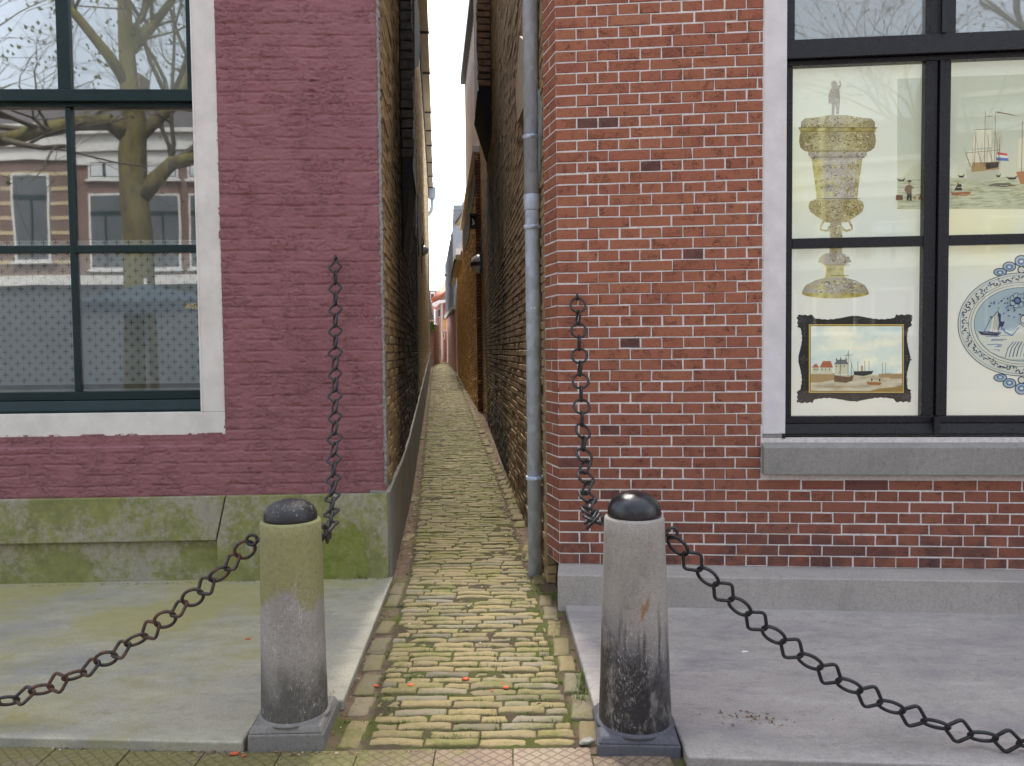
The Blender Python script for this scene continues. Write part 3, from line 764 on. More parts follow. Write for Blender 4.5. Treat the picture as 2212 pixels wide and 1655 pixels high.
# frosted film with crosses
FROST = simple('frosted_film', (.56, .64, .69), .7, .06, 2, .0); CROSS = simple('cross_print', (.018, .03, .03), .9, .1, 5, 0)
fz0, fz1 = LF.ZZ(300, 829, -.108), LF.ZZ(300, 519, -.108)
for k, (a, b) in enumerate(spans):
    p = MB(); p.box(LF, a-.004, b+.004, fz0, fz1, -.1085, -.1075, FROST)
    dx, dz = .0695, .0333
    c0 = LF.S(300+10, 700, -.108) % dx
    r = 0; z = fz1-.012
    while z > fz0+.004:
        s = a-.1; s = math.floor(s/dx)*dx+c0+(dx/2 if r % 2 else 0)
        while s < b+.02:
            if s > a+.016 and s < b-.016:
                p.box(LF, s-.0155, s+.0155, z-.003, z+.003, -.1072, -.1068, CROSS); p.box(LF, s-.003, s+.003, z-.0155, z+.0155, -.1066, -.1062, CROSS)
            s += dx
        z -= dz; r += 1
    p.build('frosted_film', winL)
mb = MB(); mb.box(LF, sFi, sEnd-.12, gbL-.01, gbL+.012, -.125, -.112, CREAM); mb.build('glazing_bead', winL)
mb = MB(); mb.box(LF, sFi-.05, sEnd, rbm-.01, zWT+.1, -.19, -.18, BLIND); mb.build('blind', winL)
mb = MB(); mb.box(LF, sFo-.2, sEnd+.4, zFo-.3, zWT+.2, -2.2, -2.1, RUBBER); mb.box(LF, sFo-.2, sFo-.12, zFo-.3, zWT+.2, -2.09, -.31, RUBBER)
mb.box(LF, sEnd+.3, sEnd+.4, zFo-.3, zWT+.2, -2.09, -.31, RUBBER); mb.box(LF, sFo-.11, sEnd+.29, zFo-.3, zFo-.2, -2.09, -.31, RUBBER)
mb.box(LF, sFo-.2, sEnd+.4, zWT+.2, zWT+.3, -2.2, -.31, RUBBER); mb.build('interior', pur)
# alley side wall of the purple house
topL = 7.4
mb = MB()
f0, l0 = wall_frame(LA[0], LA[1], 'L'); f1, l1 = wall_frame(LA[1], LA[2], 'L')
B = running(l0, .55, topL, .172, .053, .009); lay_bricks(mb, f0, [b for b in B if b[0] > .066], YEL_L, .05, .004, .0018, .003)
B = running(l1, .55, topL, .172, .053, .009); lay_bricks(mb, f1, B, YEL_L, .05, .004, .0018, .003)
mb.box(f0, .03, l0, .3, topL, -.3, -.006, MORT_L); mb.box(f1, 0, l1, .3, topL, -.3, -.006, MORT_L)
# rough lime edge where the paint stops
EDGE = simple('lime_edge', (.27, .255, .235), .95, .35, 60, .8, 120, bdist=.01)
zz = np.linspace(.62, topL, 420)
for i in range(len(zz)-1):
    w = .040+.014*(fbm(np.array([zz[i]*14.]), np.array([1.]), 4)[0]-.5)*2
    mb.box(f0, .003, w+.012, zz[i], zz[i+1], -.05, -.001+R.uniform(-.004, .003), EDGE)
mb.build('side_wall', pur)
# rendered skirting along the alley
mb = MB()
def skirt(fr, a, b, h0_, h1_, th):
    P = fr.pts([a, b, b, a], [floor_z(4.4)-.1, floor_z(4.4)-.1, floor_z(4.4)-.1, floor_z(4.4)-.1], [th, th, -.1, -.1]); 
    Q = fr.pts([a, b, b, a], [h0_, h1_, h1_+.012, h0_+.012], [th-.006, th-.006, -.1, -.1])
    mb.hull8(np.vstack([P, Q]), CEMENT)
tops = [(0, .585), (1.2, .60), (l0, .655)]
for (a, ha), (b, hb) in zip(tops[:-1], tops[1:]): skirt(f0, a-(.012 if a == 0 else 0), b, ha, hb, .022)
xs_ = np.linspace(0, l1, 10)
for a, b in zip(xs_[:-1], xs_[1:]): skirt(f1, a, b, .655+a*.034, .655+b*.034, .022)
mb.build('skirting', pur, .008)
# ================================================================== GROUND
GRND = simple('street_asphalt', (.16, .15, .14), .9, .15, 3, .3, 120)
mb = MB(); mb.add([(-150, -150, -.06), (150, -150, -.06), (150, 2.4, -.06), (-150, 2.4, -.06)], [(0, 1, 2, 3)], GRND)
mb.add([(-150, 2.4, -.06), (150, 2.4, -.06), (150, 180, -.06), (-150, 180, -.06)], [(0, 1, 2, 3)], GRND)
structure(mb.build('ground'))
# paver strip along the slabs
mb = MB(); edge = lambda X: 2.645+.058*(-X-.75) if X < -.7 else 2.660 if X < .27 else 2.605 if X < .575 else 2.520-.073*(X-.567)
TW, TL = .272, .135
x = -4.2+.11
while x < 4.2:
    for r in range(3):
        y1 = edge(x+TW/2)-.004-r*TL
        p = [(x+.002, y1-TL+.004), (x+TW-.002, y1-TL+.004), (x+TW-.002, y1), (x+.002, y1)]
        if r: p = [(a+TW*.5*(r % 2), b) for a, b in p]
        dz = R.uniform(-.003, .002); sl = .05 if x+TW/2 > .35 else 0
        P = [(a, b-0*sl, -.06) for a, b in p] + [(a, b, -.004+dz+R.uniform(-.0015, .0015)) for a, b in p]
        mb.hull8(P, TILE, (R.random(), R.random(), R.random()))
    x += TW
mb.add([(-4.5, 2.1, -.012), (4.5, 2.0, -.012), (4.5, 2.45, -.012), (.6, 2.60, -.012), (-.7, 2.75, -.012), (-4.5, 2.75, -.012)], [(0, 1, 2, 3, 4, 5)], DIRT)
structure(mb.build('pavement', bevel=.003))
mb = MB(); mb.add([(-150, -30, -.02), (150, -30, -.02), (150, 2.25, -.02), (-150, 2.25, -.02)], [(0, 1, 2, 3)], simple('brick_street', (.20, .15, .125), .9, .2, 6, .3, 60))
structure(mb.build('street'))
# slabs before the houses
def slab_z(Y): return .034+.028*(Y-2.75)
def slab(pts, mat):
    k = len(pts); mb = MB()
    mb.add([(x, y, -.1) for x, y in pts]+[(x, y, slab_z(y)) for x, y in pts], [tuple(range(k-1, -1, -1)), tuple(range(k, 2*k))]+[(i, (i+1) % k, (i+1) % k+k, i+k) for i in range(k)], mat)
    return structure(mb.build('stone_slab', bevel=.008, seg=3))
slab([(-6.5, 2.98), (-.965, 2.652), (-.9645, 2.952), (-.672, 2.952), (-.712, 4.48), (-6.5, 4.30)], SLAB_L)
slab([(.300, 2.89), (.578, 2.89), (.579, 2.532), (6.5, 2.10), (6.5, 3.66), (.258, 4.17)], SLAB_R)
# alley floor
def alley_xc(Y):
    return float(np.interp(Y, [2.6, 4.6, 6.53, 23, 31], [-.150, -.272, -.440, -2.05, -2.75]))
def alley_hw(Y): return float(np.interp(Y, [2.6, 4.6, 6.5, 30], [.375, .352, .36, .36]))
ys = np.arange(2.62, 30.5, .045); us = np.linspace(-1, 1, 41)
lw = np.interp(ys, [2.6, 2.66, 4.45, 6.6, 28, 31], [-.66, -.72, -.76, -.95, -3.0, -3.3])
rw = np.interp(ys, [2.6, 2.9, 4.1, 4.3, 13.3, 23, 31], [.34, .335, .30, .24, -.45, -1.5, -2.0])
Yg, Ug = np.meshgrid(ys, us, indexing='ij')
Xg = lw[:, None]*(1-Ug)/2 + rw[:, None]*(1+Ug)/2
Zg = .0343*(Yg-2.8) - .0025 + (fbm(Xg*9, Yg*9, 41)-.5)*.022 + (fbm(Xg*40, Yg*40, 42)-.5)*.012
V = np.stack([Xg, Yg, Zg], -1).reshape(-1, 3); ny, nu = len(ys), len(us)
i, k = np.meshgrid(np.arange(ny-1), np.arange(nu-1), indexing='ij'); q = (i*nu+k).ravel()
xcg = np.array([alley_xc(y) for y in ys])[:, None]; hwg = np.array([alley_hw(y) for y in ys])[:, None]
field = np.clip((hwg+.03-np.abs(Xg-xcg))/.03, 0, 1).reshape(-1, 1)*np.ones((1, 3))
mb = MB(); mb.add(V, np.stack([q, q+1, q+nu+1, q+nu], 1), DIRT, field, smooth=True)
structure(mb.build('sand_bed'))
def cobbles(specs, mat):
    """specs: centre x, y, length, width, rotation, z offset -> worn bricks with rounded tops"""
    sp = np.array(specs); n = len(sp); nx, nyy = 8, 5
    u = np.array([-1, -.94, -.6, -.2, .2, .6, .94, 1]); v = np.array([-1, -.74, 0, .74, 1]); U, W = np.meshgrid(u, v, indexing='ij')
    drop = np.maximum(np.abs(U)**14*.9, np.abs(W)**8*.9)
    V = np.zeros((n, nx*nyy*2, 3)); t = np.zeros((n, nx*nyy*2, 3))
    rr = NP.random((n, 3))
    c, s_ = np.cos(sp[:, 4]), np.sin(sp[:, 4])
    for layer in range(2):
        px = U.ravel()[None]*sp[:, 2:3]/2*(1+NP.normal(0, .006, (n, nx*nyy)))
        py = W.ravel()[None]*sp[:, 3:4]/2*(1+NP.normal(0, .05, (n, nx*nyy)))
        bow = NP.normal(0, .0022, (n, 1))*np.cos(U.ravel()[None]*2.2)
        py = py+bow
        X = sp[:, 0:1]+px*c[:, None]-py*s_[:, None]; Y = sp[:, 1:2]+px*s_[:, None]+py*c[:, None]
        if layer == 0: Z = .0343*(Y-2.8)+sp[:, 5:6]+.004-drop.ravel()[None]*.0075+NP.normal(0, .0010, X.shape)+(fbm(X*22, Y*22, 51)-.5)*.008
        else: Z = .0343*(Y-2.8)-.05+0*X
        a = layer*nx*nyy
        V[:, a:a+nx*nyy] = np.stack([X, Y, Z], -1); t[:, a:a+nx*nyy] = rr[:, None]
    i, k = np.meshgrid(np.arange(nx-1), np.arange(nyy-1), indexing='ij'); q = (i*nyy+k).ravel()
    top = np.stack([q, q+nyy, q+nyy+1, q+1], 1); m = nx*nyy
    ring = [ii*nyy for ii in range(nx)] + [(nx-1)*nyy+kk for kk in range(1, nyy)] + [ii*nyy+nyy-1 for ii in range(nx-2, -1, -1)] + [kk for kk in range(nyy-2, 0, -1)]
    side = np.array([(ring[a], ring[a]+m, ring[(a+1) % len(ring)]+m, ring[(a+1) % len(ring)]) for a in range(len(ring))])
    f = np.vstack([top, side]); F = (f[None]+(np.arange(n)*2*m)[:, None, None]).reshape(-1, 4)
    mb = MB(); mb.add(V.reshape(-1, 3), F, mat, t.reshape(-1, 3), smooth=True); return mb
sp = []; Y = 2.672; row = 0
while Y < 29.2:
    pitch = .0525*R.uniform(.93, 1.08); xc, hw = alley_xc(Y), alley_hw(Y)
    x = xc-hw+R.uniform(-.012, .012); first = True; rot = R.gauss(-.012, .012)
    lim = xc+hw+R.uniform(-.012, .012)
    while x < lim-.03:
        l = R.uniform(.178, .212)
        if first: l *= R.choice((.5, 1, .75, 1, .35)); first = False
        if R.random() < .08: l *= .55
        l = min(l, lim-x)
        if l > .03: sp.append((x+l/2, Y+pitch/2+(x-xc)*rot+R.gauss(0, .0022), l-.006, pitch-.0065+R.uniform(-.005, .002), rot+R.gauss(0, .008), R.gauss(0, .0028)))
        x += l
    Y += pitch; row += 1
for side in (-1, 1):
    for lane in (0, 1):
        Y = 2.665+lane*.07
        while Y < (29 if lane == 0 else 4.3 if side > 0 else 3.9):
            l = R.uniform(.16, .205); w = R.uniform(.060, .085)
            xc, hw = alley_xc(Y+l/2), alley_hw(Y+l/2); th = math.atan2(alley_xc(Y+l)-alley_xc(Y), l)
            xx = xc+side*(hw+.020+w/2+lane*.088)
            lo = float(np.interp(Y, [2.6, 2.74, 4.45, 6.6, 28], [-.66, -.72, -.76, -.93, -2.98]))+.05; hi = float(np.interp(Y, [2.6, 2.9, 4.1, 4.3, 13.3, 23], [.30, .31, .26, .20, -.52, -1.58]))-.03
            skip = R.random() < (.04 if Y < 4.3 else .3)
            if side < 0 and Y > 4.4: skip = R.random() < .88
            if lo < xx < hi and not skip: sp.append((xx, Y+l/2, l-.012, w, math.pi/2+math.atan2(-(alley_xc(Y+l)-alley_xc(Y)), l)*-1+R.gauss(0, .04), R.gauss(.005, .003)))
            Y += l+R.uniform(0, .03)
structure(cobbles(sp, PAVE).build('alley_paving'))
# court at the far end
mb = MB(); mb.add([(-16, 29.0, floor_z(29)-.012), (12, 29.0, floor_z(29)-.012), (12, 60, floor_z(29)+.02), (-16, 60, floor_z(29)+.02)], [(0, 1, 2, 3)], simple('court_paving', (.30, .26, .21), .9, .2, 4, .3, 40))
structure(mb.build('court_paving'))

# ================================================================== BOLLARDS
def bollard(c, rb_, rt_, zb_, zt_, rd, zd, mat, dome, base, bhw, bz, rot, label, hooks, tilt=(0, 0)):
    t = thing('bollard', (c[0], c[1], 0), label, 'bollard', 'stone bollards with chains before the houses')
    mb = MB(); prof = []
    for i in range(15):
        f = i/14; prof.append((rb_+(rt_-rb_)*f+R.uniform(-.0006, .0006), zb_+(zt_-zb_)*f))
    prof += [(rt_-.003, zt_+.005), (rt_-.012, zt_+.009), (rd-.004, zt_+.009)]
    mb.lathe((c[0], c[1], 0), [(rb_-.01, zb_-.02)]+prof, mat, 64); mb.build('shaft', t)
    mb = MB(); prof = [(rd, zt_+.004), (rd, zt_+.018)]
    for i in range(1, 13):
        a = math.pi/2*i/13; prof.append((rd*math.cos(a)**.9, zt_+.018+(zd-zt_-.018)*math.sin(a)**.95))
    prof.append((.002, zd)); mb.lathe((c[0], c[1], 0), prof, dome, 64); mb.build('dome_cap', t)
    mb = MB(); cs, sn = math.cos(rot), math.sin(rot)
    q = [(-1, -1), (1, -1), (1, 1), (-1, 1)]
    ring = lambda k, z: [(c[0]+(a*cs-b*sn)*bhw*k, c[1]+(a*sn+b*cs)*bhw*k, z) for a, b in q]
    mb.hull8(ring(1.03, -.08)+ring(1, bz-.010), base); mb.hull8(ring(.998, bz-.011)+ring(.90, bz+.014), base)
    mb.build('base', t, .008, 3)
    mb = MB(); mb.lathe((c[0], c[1], 0), [(rb_+.012, bz+.008), (rb_+.009, bz+.015), (rb_+.003, bz+.020), (rb_-.01, bz+.021)], base, 48); mb.build('collar', t)
    for (p, d) in hooks:
        p = Vector(p); d = Vector(d).normalized(); up = Vector((0, 0, 1)); m_ = MB()
        m_.tube([p-d*.03, p+d*.012], .008, IRON, 8)
        cc = p+d*.030; m_.tube([cc+(d*math.cos(a)+up*math.sin(a))*.019 for a in [2*math.pi*i/16 for i in range(16)]], .0065, IRON, 8, True, ref=d.cross(up))
        m_.build('eye', t)
    return t
BLc = (atY(633, 1350, 2.80).x, 2.80); BRc = (atY(1371, 1400, 2.742).x, 2.742)
zl_ = (atY(623, 1141, 2.692).z, atY(620, 1078, 2.80).z); zr_ = (atY(1363, 1133, 2.635).z, atY(1363, 1060, 2.742).z)
eL1 = atY(549, 1172, 2.79); eL2 = atY(693, 1152, 2.90); eR1 = atY(1292, 1128, 2.88); eR2 = atY(1437, 1158, 2.75)
def hk(c, e, r):
    d = Vector((e.x-c[0], e.y-c[1], 0)).normalized(); return ((c[0]+d.x*r, c[1]+d.y*r, e.z+.01), d)
bL = bollard(BLc, .1200, .1090, .060, zl_[0], .096, zl_[1], BOL_L, DOME_L, BASE_L, .134, .060, .02,
             'mossy green topped stone bollard with a flaking black dome, before the purple house', [hk(BLc, eL1, .111), hk(BLc, eL2, .111)])
bR = bollard(BRc, .1310, .1070, .044, zr_[0], .096, zr_[1], BOL_R, DOME_R, BASE_R, .143, .042, -.06,
             'grey stone bollard stained black below with a glossy black dome, before the red house', [hk(BRc, eR1, .109), hk(BRc, eR2, .109)])
def copy_tree(o, dx, parent=None, label=None):
    c = o.copy(); COL.objects.link(c)
    if parent is not None: c.parent = parent
    else: c.location = o.location + dx
    if label: c['label'] = label
    for ch in o.children: copy_tree(ch, dx, c)
    return c

# ================================================================== CHAINS
WIRE = .0064
def link_mesh(kind, mat, pitch=.0748):
    Rr = (pitch+.009)/2; pts = []
    if kind == 'ring':
        pts = [(Rr*math.cos(a), Rr*.93*math.sin(a), 0) for a in [2*math.pi*i/28 for i in range(28)]]
    else:
        k = .0535; cr = .017; cs = [(k, 0), (0, k*.92), (-k, 0), (0, -k*.92)]
        L_ = Vector((k, k*.92, 0)).length
        for i in range(4):
            c0, p, nx_ = Vector((*cs[i], 0)), Vector((*cs[i-1], 0)), Vector((*cs[(i+1) % 4], 0))
            a, b = c0+(p-c0).normalized()*cr, c0+(nx_-c0).normalized()*cr
            for f in (0, .25, .5, .75, 1): pts.append(tuple(a*(1-f)**2+c0*2*f*(1-f)+b*f*f))
        s_ = Rr/max(q[0] for q in pts); pts = [(x*s_, y*s_, 0) for x, y, z in pts]
    mb = MB(); mb.tube(pts, WIRE, mat, 8, True, ref=(0, 0, 1)); return mb
def catenary(a, b, length, n=400):
    a, b = Vector(a), Vector(b); h = Vector((b.x-a.x, b.y-a.y, 0)); D = h.length; H = b.z-a.z
    length = max(length, math.sqrt(D*D+H*H)*1.0005)
    lo, hi = 1e-3, 50.
    q = math.sqrt(length**2-H*H)
    for _ in range(80):
        m = (lo+hi)/2
        if 2*m*math.sinh(min(D/(2*m), 300)) > q: lo = m
        else: hi = m
    m = (lo+hi)/2
    x0 = D/2-m*math.atanh(H/length) if abs(H) > 1e-9 else D/2
    z0 = a.z-m*math.cosh((0-x0)/m); P = []
    for i in range(n+1):
        x = D*i/n; P.append(Vector((a.x+h.x*i/n, a.y+h.y*i/n, z0+m*math.cosh((x-x0)/m))))
    return P
def chain(path, mat, label, rots, group='iron chains of the bollards', first='diamond', pitch=.0748):
    t = thing('chain', path[0], label, 'chain', group)
    me = {k: None for k in ('ring', 'diamond')}
    acc = [0]
    for p, q in zip(path[:-1], path[1:]): acc.append(acc[-1]+(q-p).length)
    L = acc[-1]; p0_ = pitch; n = max(2, round(L/pitch)); pitch = L/n
    def at(d):
        d = min(max(d, 0), L)
        i = min(max(np.searchsorted(acc, d)-1, 0), len(path)-2); f = (d-acc[i])/max(1e-9, acc[i+1]-acc[i]); return path[i].lerp(path[i+1], f)
    prev = None
    for i in range(n):
        a, b = at(i*pitch), at((i+1)*pitch); T = (b-a).normalized()
        if prev is None:
            r = Vector((0, 0, 1)) if abs(T.z) < .8 else Vector((1, 0, 0))
            prev = (r-T*r.dot(T)).normalized()
        prev = (prev-T*prev.dot(T)).normalized()
        kind = ('diamond', 'ring')[(i+(first == 'ring')) % 2]
        ang = rots(i, kind); y = prev*math.cos(ang)+T.cross(prev)*math.sin(ang); z = T.cross(y)
        M = Matrix((T, y, z)).transposed().to_4x4(); M.translation = (a+b)/2
        if me[kind] is None:
            o = link_mesh(kind, mat, p0_).build('link'); me[kind] = o.data
        else:
            o = bpy.data.objects.new('link', me[kind]); COL.objects.link(o)
        o.parent = t; o.matrix_parent_inverse = Matrix.Translation(-t.location); o.matrix_basis = M
    return t
def wall_hook(p, nrm, label, mat=IRON):
    p, nrm = Vector(p), Vector(nrm).normalized(); mb = MB()
    mb.tube([p-nrm*.03, p+nrm*.022], .008, mat, 8)
    up = Vector((0, 0, 1)); cc = p+nrm*.022
    mb.tube([cc+up*.006, cc+nrm*.012+up*.008, cc+nrm*.020-up*.004, cc+nrm*.014-up*.016, cc-up*.020], .0065, mat, 8)
    o = mb.build('wall_hook'); return tag(o, label, 'hook', 'hooks that hold the chains on the walls')
pW = LF.W(*LF.pix(724, 556, .03), .0); qW = LF.W(*LF.pix(724, 566, .035), .035)
wall_hook(pW, LF.N, 'black iron hook in the purple wall at the top of the rusty chain')
chain(catenary(qW, eL2+Vector((.012, .02, 0)), 2.16), CHAIN_WORN, 'worn chain hanging down the purple wall to the mossy bollard',
      lambda i, k: (0.12 if k == 'diamond' else 1.05)+R.uniform(-.18, .18)+(.5 if i > 26 else 0), pitch=.0665)
pW = RF.W(*RF.pix(1247, 640, .02), .0); qW = RF.W(*RF.pix(1248, 646, .03), .03)
wall_hook(pW, RF.N, 'black iron hook in the red brick wall at the top of the painted chain', CHAIN_BLK)
chain(catenary(qW, eR1+Vector((-.012, .02, 0)), 1.67), CHAIN_BLK, 'black painted chain hanging down the red brick wall to the blackened bollard',
      lambda i, k: (0.05 if k == 'ring' else 1.5)+R.uniform(-.12, .12)-(.5 if i > 9 else 0)*(1 if k == 'ring' else -.0)-(.6 if i > 11 and k != 'ring' else 0), first='ring')
# chains between the bollards along the street
def sag_path(a, xm, zm, xe, yf):
    k = (a.z-zm)/(a.x-xm)**2
    out = []
    for i in range(241):
        x = a.x+(xe-a.x)*i/240; out.append(Vector((x, yf(x), zm+k*(x-xm)**2)))
    return out
a = eL1+Vector((-.018, 0, -.008))
chain(sag_path(a, -2.19, .090, 2*-2.19-a.x, lambda x: 2.81-.04*(-x-.95)), CHAIN_RUST, 'rusty chain sagging over the algae stained slab, hung on the mossy bollard',
      lambda i, k: (.62 if k == 'diamond' else -.70)+R.uniform(-.35, .35), first='ring', pitch=.0655)
a = eR2+Vector((.018, 0, -.006))
yf = lambda x: 2.745-.20*(x-.56)
chain(sag_path(a, 1.724, .0695, 2*1.724-a.x, yf), CHAIN_BLK, 'black painted chain sagging over the blue grey slab, hung on the blackened bollard',
      lambda i, k: (.05 if k == 'diamond' else .85)+R.uniform(-.12, .12), first='ring')
for (src, nx_, ny_, lb) in ((bL, 2*-2.19+.812, 2.72, 'stone bollard beyond the picture at the far end of the rusty chain'),
                            (bR, 2*1.724-.430, yf(3.02), 'stone bollard beyond the picture at the far end of the black chain')):
    copy_tree(src, Vector((nx_-src.location.x, ny_-src.location.y, 0)), None, lb)

# ================================================================== DOWNPIPE
dp = thing('downpipe', (.13, 4.55, floor_z(4.55)), 'tall galvanised zinc downpipe at the corner of the red brick house', 'downpipe')
px, py, pr = .128, 4.55, .0425
zc1 = atY(1147, 447, 4.55).z
mb = MB(); mb.lathe((px, py, 0), [(pr, floor_z(py)-.03), (pr, zc1-.03), (pr+.0015, zc1-.025)], ZINC, 40); mb.lathe((px, py, 0), [(pr+.001, zc1-.024), (pr+.006, zc1-.018), (pr+.006, zc1+.062), (pr+.003, zc1+.068), (pr+.003, zc1+.070)], ZINC, 40)
mb.lathe((px, py, 0), [(pr+.0026, zc1+.071), (pr+.0026, 6.6)], ZINC, 40)
mb.build('pipe', dp)
for v in (298, 492, 1032):
    z = atY(1150, v, 4.55).z; m_ = MB(); r2 = pr+.0055
    m_.lathe((px, py, 0), [(r2, z-.012), (r2+.002, z-.010), (r2+.002, z+.010), (r2, z+.012)], ZINC, 40)
    m_.tube([(px+pr, py-.005, z), (px+pr+.055, py-.04, z+.002)], .008, ZINC, 8); m_.lathe((px+pr+.058, py-.04, z), [(.018, -.004), (.018, .004)], ZINC, 16, axis=(Vector((1, -.5, 0)).normalized(), Vector((.5, 1, 0)).normalized(), Vector((0, 0, 1))))
    d = Vector((.05, -1, 0)).normalized()
    m_.tube([Vector((px+.006, py, z))+d*(r2), Vector((px+.006, py, z))+d*(r2+.020)], .010, ZINC, 6); m_.tube([Vector((px-.008, py, z))+d*(r2+.012), Vector((px+.028, py, z))+d*(r2+.012)], .005, ZINC, 6)
    m_.build('clamp', dp)
z = atY(1148, 666, 4.55).z
fp = Frame((px, py-pr-.0005, 0), (1, .0, 0)); m_ = MB()
m_.box(fp, -.015, .012, z-.006, z+.005, .001, .0022, simple('sticker', (.72, .72, .70), .5, .03, 5, 0)); m_.build('sticker', dp)
# ================================================================== unseen roofs added over the houses to block light (plan polygons)
def roof_slab(pts, z0, z1, mat, name, parent):
    k = len(pts); mb = MB()
    mb.add([(x, y, z0) for x, y in pts]+[(x, y, z1) for x, y in pts], [tuple(range(k-1, -1, -1)), tuple(range(k, 2*k))]+[(i, (i+1) % k, (i+1) % k+k, i+k) for i in range(k)], mat)
    return mb.build(name, parent)
roof_slab([(RF.W(0, 0).x, 4.16), tuple(RF.W(10.2, 0))[:2], (10.3, 13.3), RA[1], RA[0]], 6.45, 6.7, ROOFT, 'roof', red)
roof_slab([(-.746, 4.455), LA[1], LA[2], (-11, 28), tuple(LF.W(9.6, 0))[:2]], 7.52, 8.2, ROOFT, 'roof', pur)
# ================================================================== LEFT ALLEY WALL DETAILS
SOOTB = simple('sooty_brick', (.045, .040, .036), .9, .45, 18, .6, 60)
SOOTM = simple('sooty_mortar', (.012, .011, .011), .95, .3, 30, .4, 80)
cs = -.40
zcb = 2.95
fc = Frame(f1.pts(cs, 0, 0), f1.N, -f1.T)
mb = MB(); B = []
z = zcb
while z < topL:
    B.append((.004, .098+R.uniform(-.006, .006), z, z+.066)); z += .077
lay_bricks(mb, fc, B, SOOTB, .06, .008, .004, .006)
mb.box(fc, 0, .088, zcb-.1, topL, -1.0, -.012, SOOTM)
mb.prism(fc, [(0, zcb-.1), (.08, zcb-.1), (.0, zcb-.75)], -.95, -.013, SOOTM)
mb.build('chimney_breast', pur)
def wall_px(fr, pts, n): return [fr.pix(u, v, n) for u, v in pts]
mb = MB()
for pts in ([(893.5, -60), (901, 14), (902, 20), (905, 24), (905.5, 120), (903, 143), (899, 146), (894.5, 150)],):
    mb.prism(f1, wall_px(f1, pts, .10), .0, .106, TAR)
STR = [[(882, 326), (889, 322), (889.5, 300), (892.5, 300), (893.5, 380), (892.5, 405), (891, 474), (889.4, 474), (889, 400), (887, 360), (886.4, 441), (884.6, 441)],
       [(896.4, 372), (898.4, 378), (899.8, 430), (900.8, 440), (899.6, 470), (898.6, 512), (896.2, 508)],
       [(901.2, 420), (903.6, 425), (905.4, 480), (906.6, 500), (906, 555), (904.2, 553), (902, 510)],
       [(910.2, 520), (911.4, 522), (912.0, 592), (910.8, 590)], [(898.5, 514), (900, 514), (902.3, 646), (901, 646)]]
for pts in STR:
    q = [(u+5.5, v) for u, v in pts]
    mb.prism(f1, wall_px(f1, pts, .004), .0, .012, TAR)
mb.prism(f1, [(2.0, 6.9), (22, 7.0), (22, 7.4), (2.0, 7.4)], -.01, .022, SOOTM)
mb.build('tar_sheet', pur)
SOFF = simple('cream_soffit', (.46, .39, .26), .7, .1, 2, .1)
ZW = simple('weathered_timber', (.36, .27, .16), .85, .2, 8, .4, 60)
sY = lambda fr, Y: (Y-fr.O[1])/fr.T[1]
mb = MB(); mb.box(f1, sY(f1, 8.5), sY(f1, 28.4), 7.36, 7.50, .012, .175, SOFF)
gut = mb.build('gutter', pur, .01)
for Y in (10.6, 12.6, 14.6, 16.7, 19.4, 21., 22.5, 24.5, 26.4, 28.2):
    mb = MB(); s = sY(f1, Y); mb.box(f1, s-.02, s+.02, 7.325, 7.358, 0, .19, IRON); mb.box(f1, s-.02, s+.02, 7.325, 7.51, .178, .19, IRON); mb.build('bracket', gut)
hs = sY(f1, 28.5)
mb = MB(); mb.hull8([tuple(f1.W(hs+a, 7.0, n)) for a, n in ((-.12, .02), (-.12, .24), (.14, .24), (.14, .02))]+[tuple(f1.W(hs+a, 7.40, n)) for a, n in ((-.14, .0), (-.14, .28), (.16, .28), (.16, .0))], ZINC)
mb.tube([f1.W(hs, 7.0, .13), f1.W(hs, 6.75, .13), f1.W(hs, 6.55, .09), f1.W(hs, 6.40, -.02)], .07, ZINC, 10); mb.build('hopper', pur)
# ================================================================== LAMPS on the alley walls
OPAL = simple('opal_glass', (.55, .56, .58), .25, .05, 5, 0); DARKM = simple('dark_cast_metal', (.05, .048, .05), .45, .2, 20, .2)
def bulkhead(fr, s, z, r, proj, label, band=True):
    t = thing('wall_lamp', fr.W(s, z, 0), label, 'lamp', 'lamps on the alley walls')
    N, T = Vector(fr.N), Vector(fr.T); ax = (N, T, Vector((0, 0, 1)))
    mb = MB(); mb.box(fr, s-r*.75, s+r*.75, z-r, z+r, -.02, proj*.28, DARKM); mb.build('housing', t, .012)
    c = fr.W(s, z, proj*.27); prof = [(r*.93*math.cos(math.pi/2*i/9), (proj*.73)*math.sin(math.pi/2*i/9)) for i in range(9)]+[(.004, proj*.73)]
    mb = MB(); mb.lathe(c, [(r*.93, -.01)]+prof, OPAL, 28, axis=ax); mb.build('globe', t)
    if band:
        mb = MB(); pts = []
        for i in range(13):
            a = -math.pi/2+math.pi*i/12; pts.append((s+r*.97*math.sin(a), proj*.28+proj*.75*math.cos(a)))
        for (p, q) in zip(pts[:-1], pts[1:]):
            mb.hull8([tuple(fr.W(p[0], z-r*.28, p[1]-.03)), tuple(fr.W(p[0], z-r*.28, p[1]+.006)), tuple(fr.W(q[0], z-r*.28, q[1]+.006)), tuple(fr.W(q[0], z-r*.28, q[1]-.03)),
                      tuple(fr.W(p[0], z+r*.10, p[1]-.03)), tuple(fr.W(p[0], z+r*.10, p[1]+.006)), tuple(fr.W(q[0], z+r*.10, q[1]+.006)), tuple(fr.W(q[0], z+r*.10, q[1]-.03))], DARKM)
        mb.build('band', t)
    mb = MB(); mb.tube([fr.W(s, z+r, .03), fr.W(s, z+r+.05, .03), fr.W(s, z+r*2.6, .012)], .012, DARKM, 6); mb.build('cable', t)
    return t
sA = sY(fA, 12.75); bulkhead(fA, sA, atY(1026, 570, 12.75).z, .165, .19, 'large bulkhead lamp with a dark band on the sooty wall of the red house')
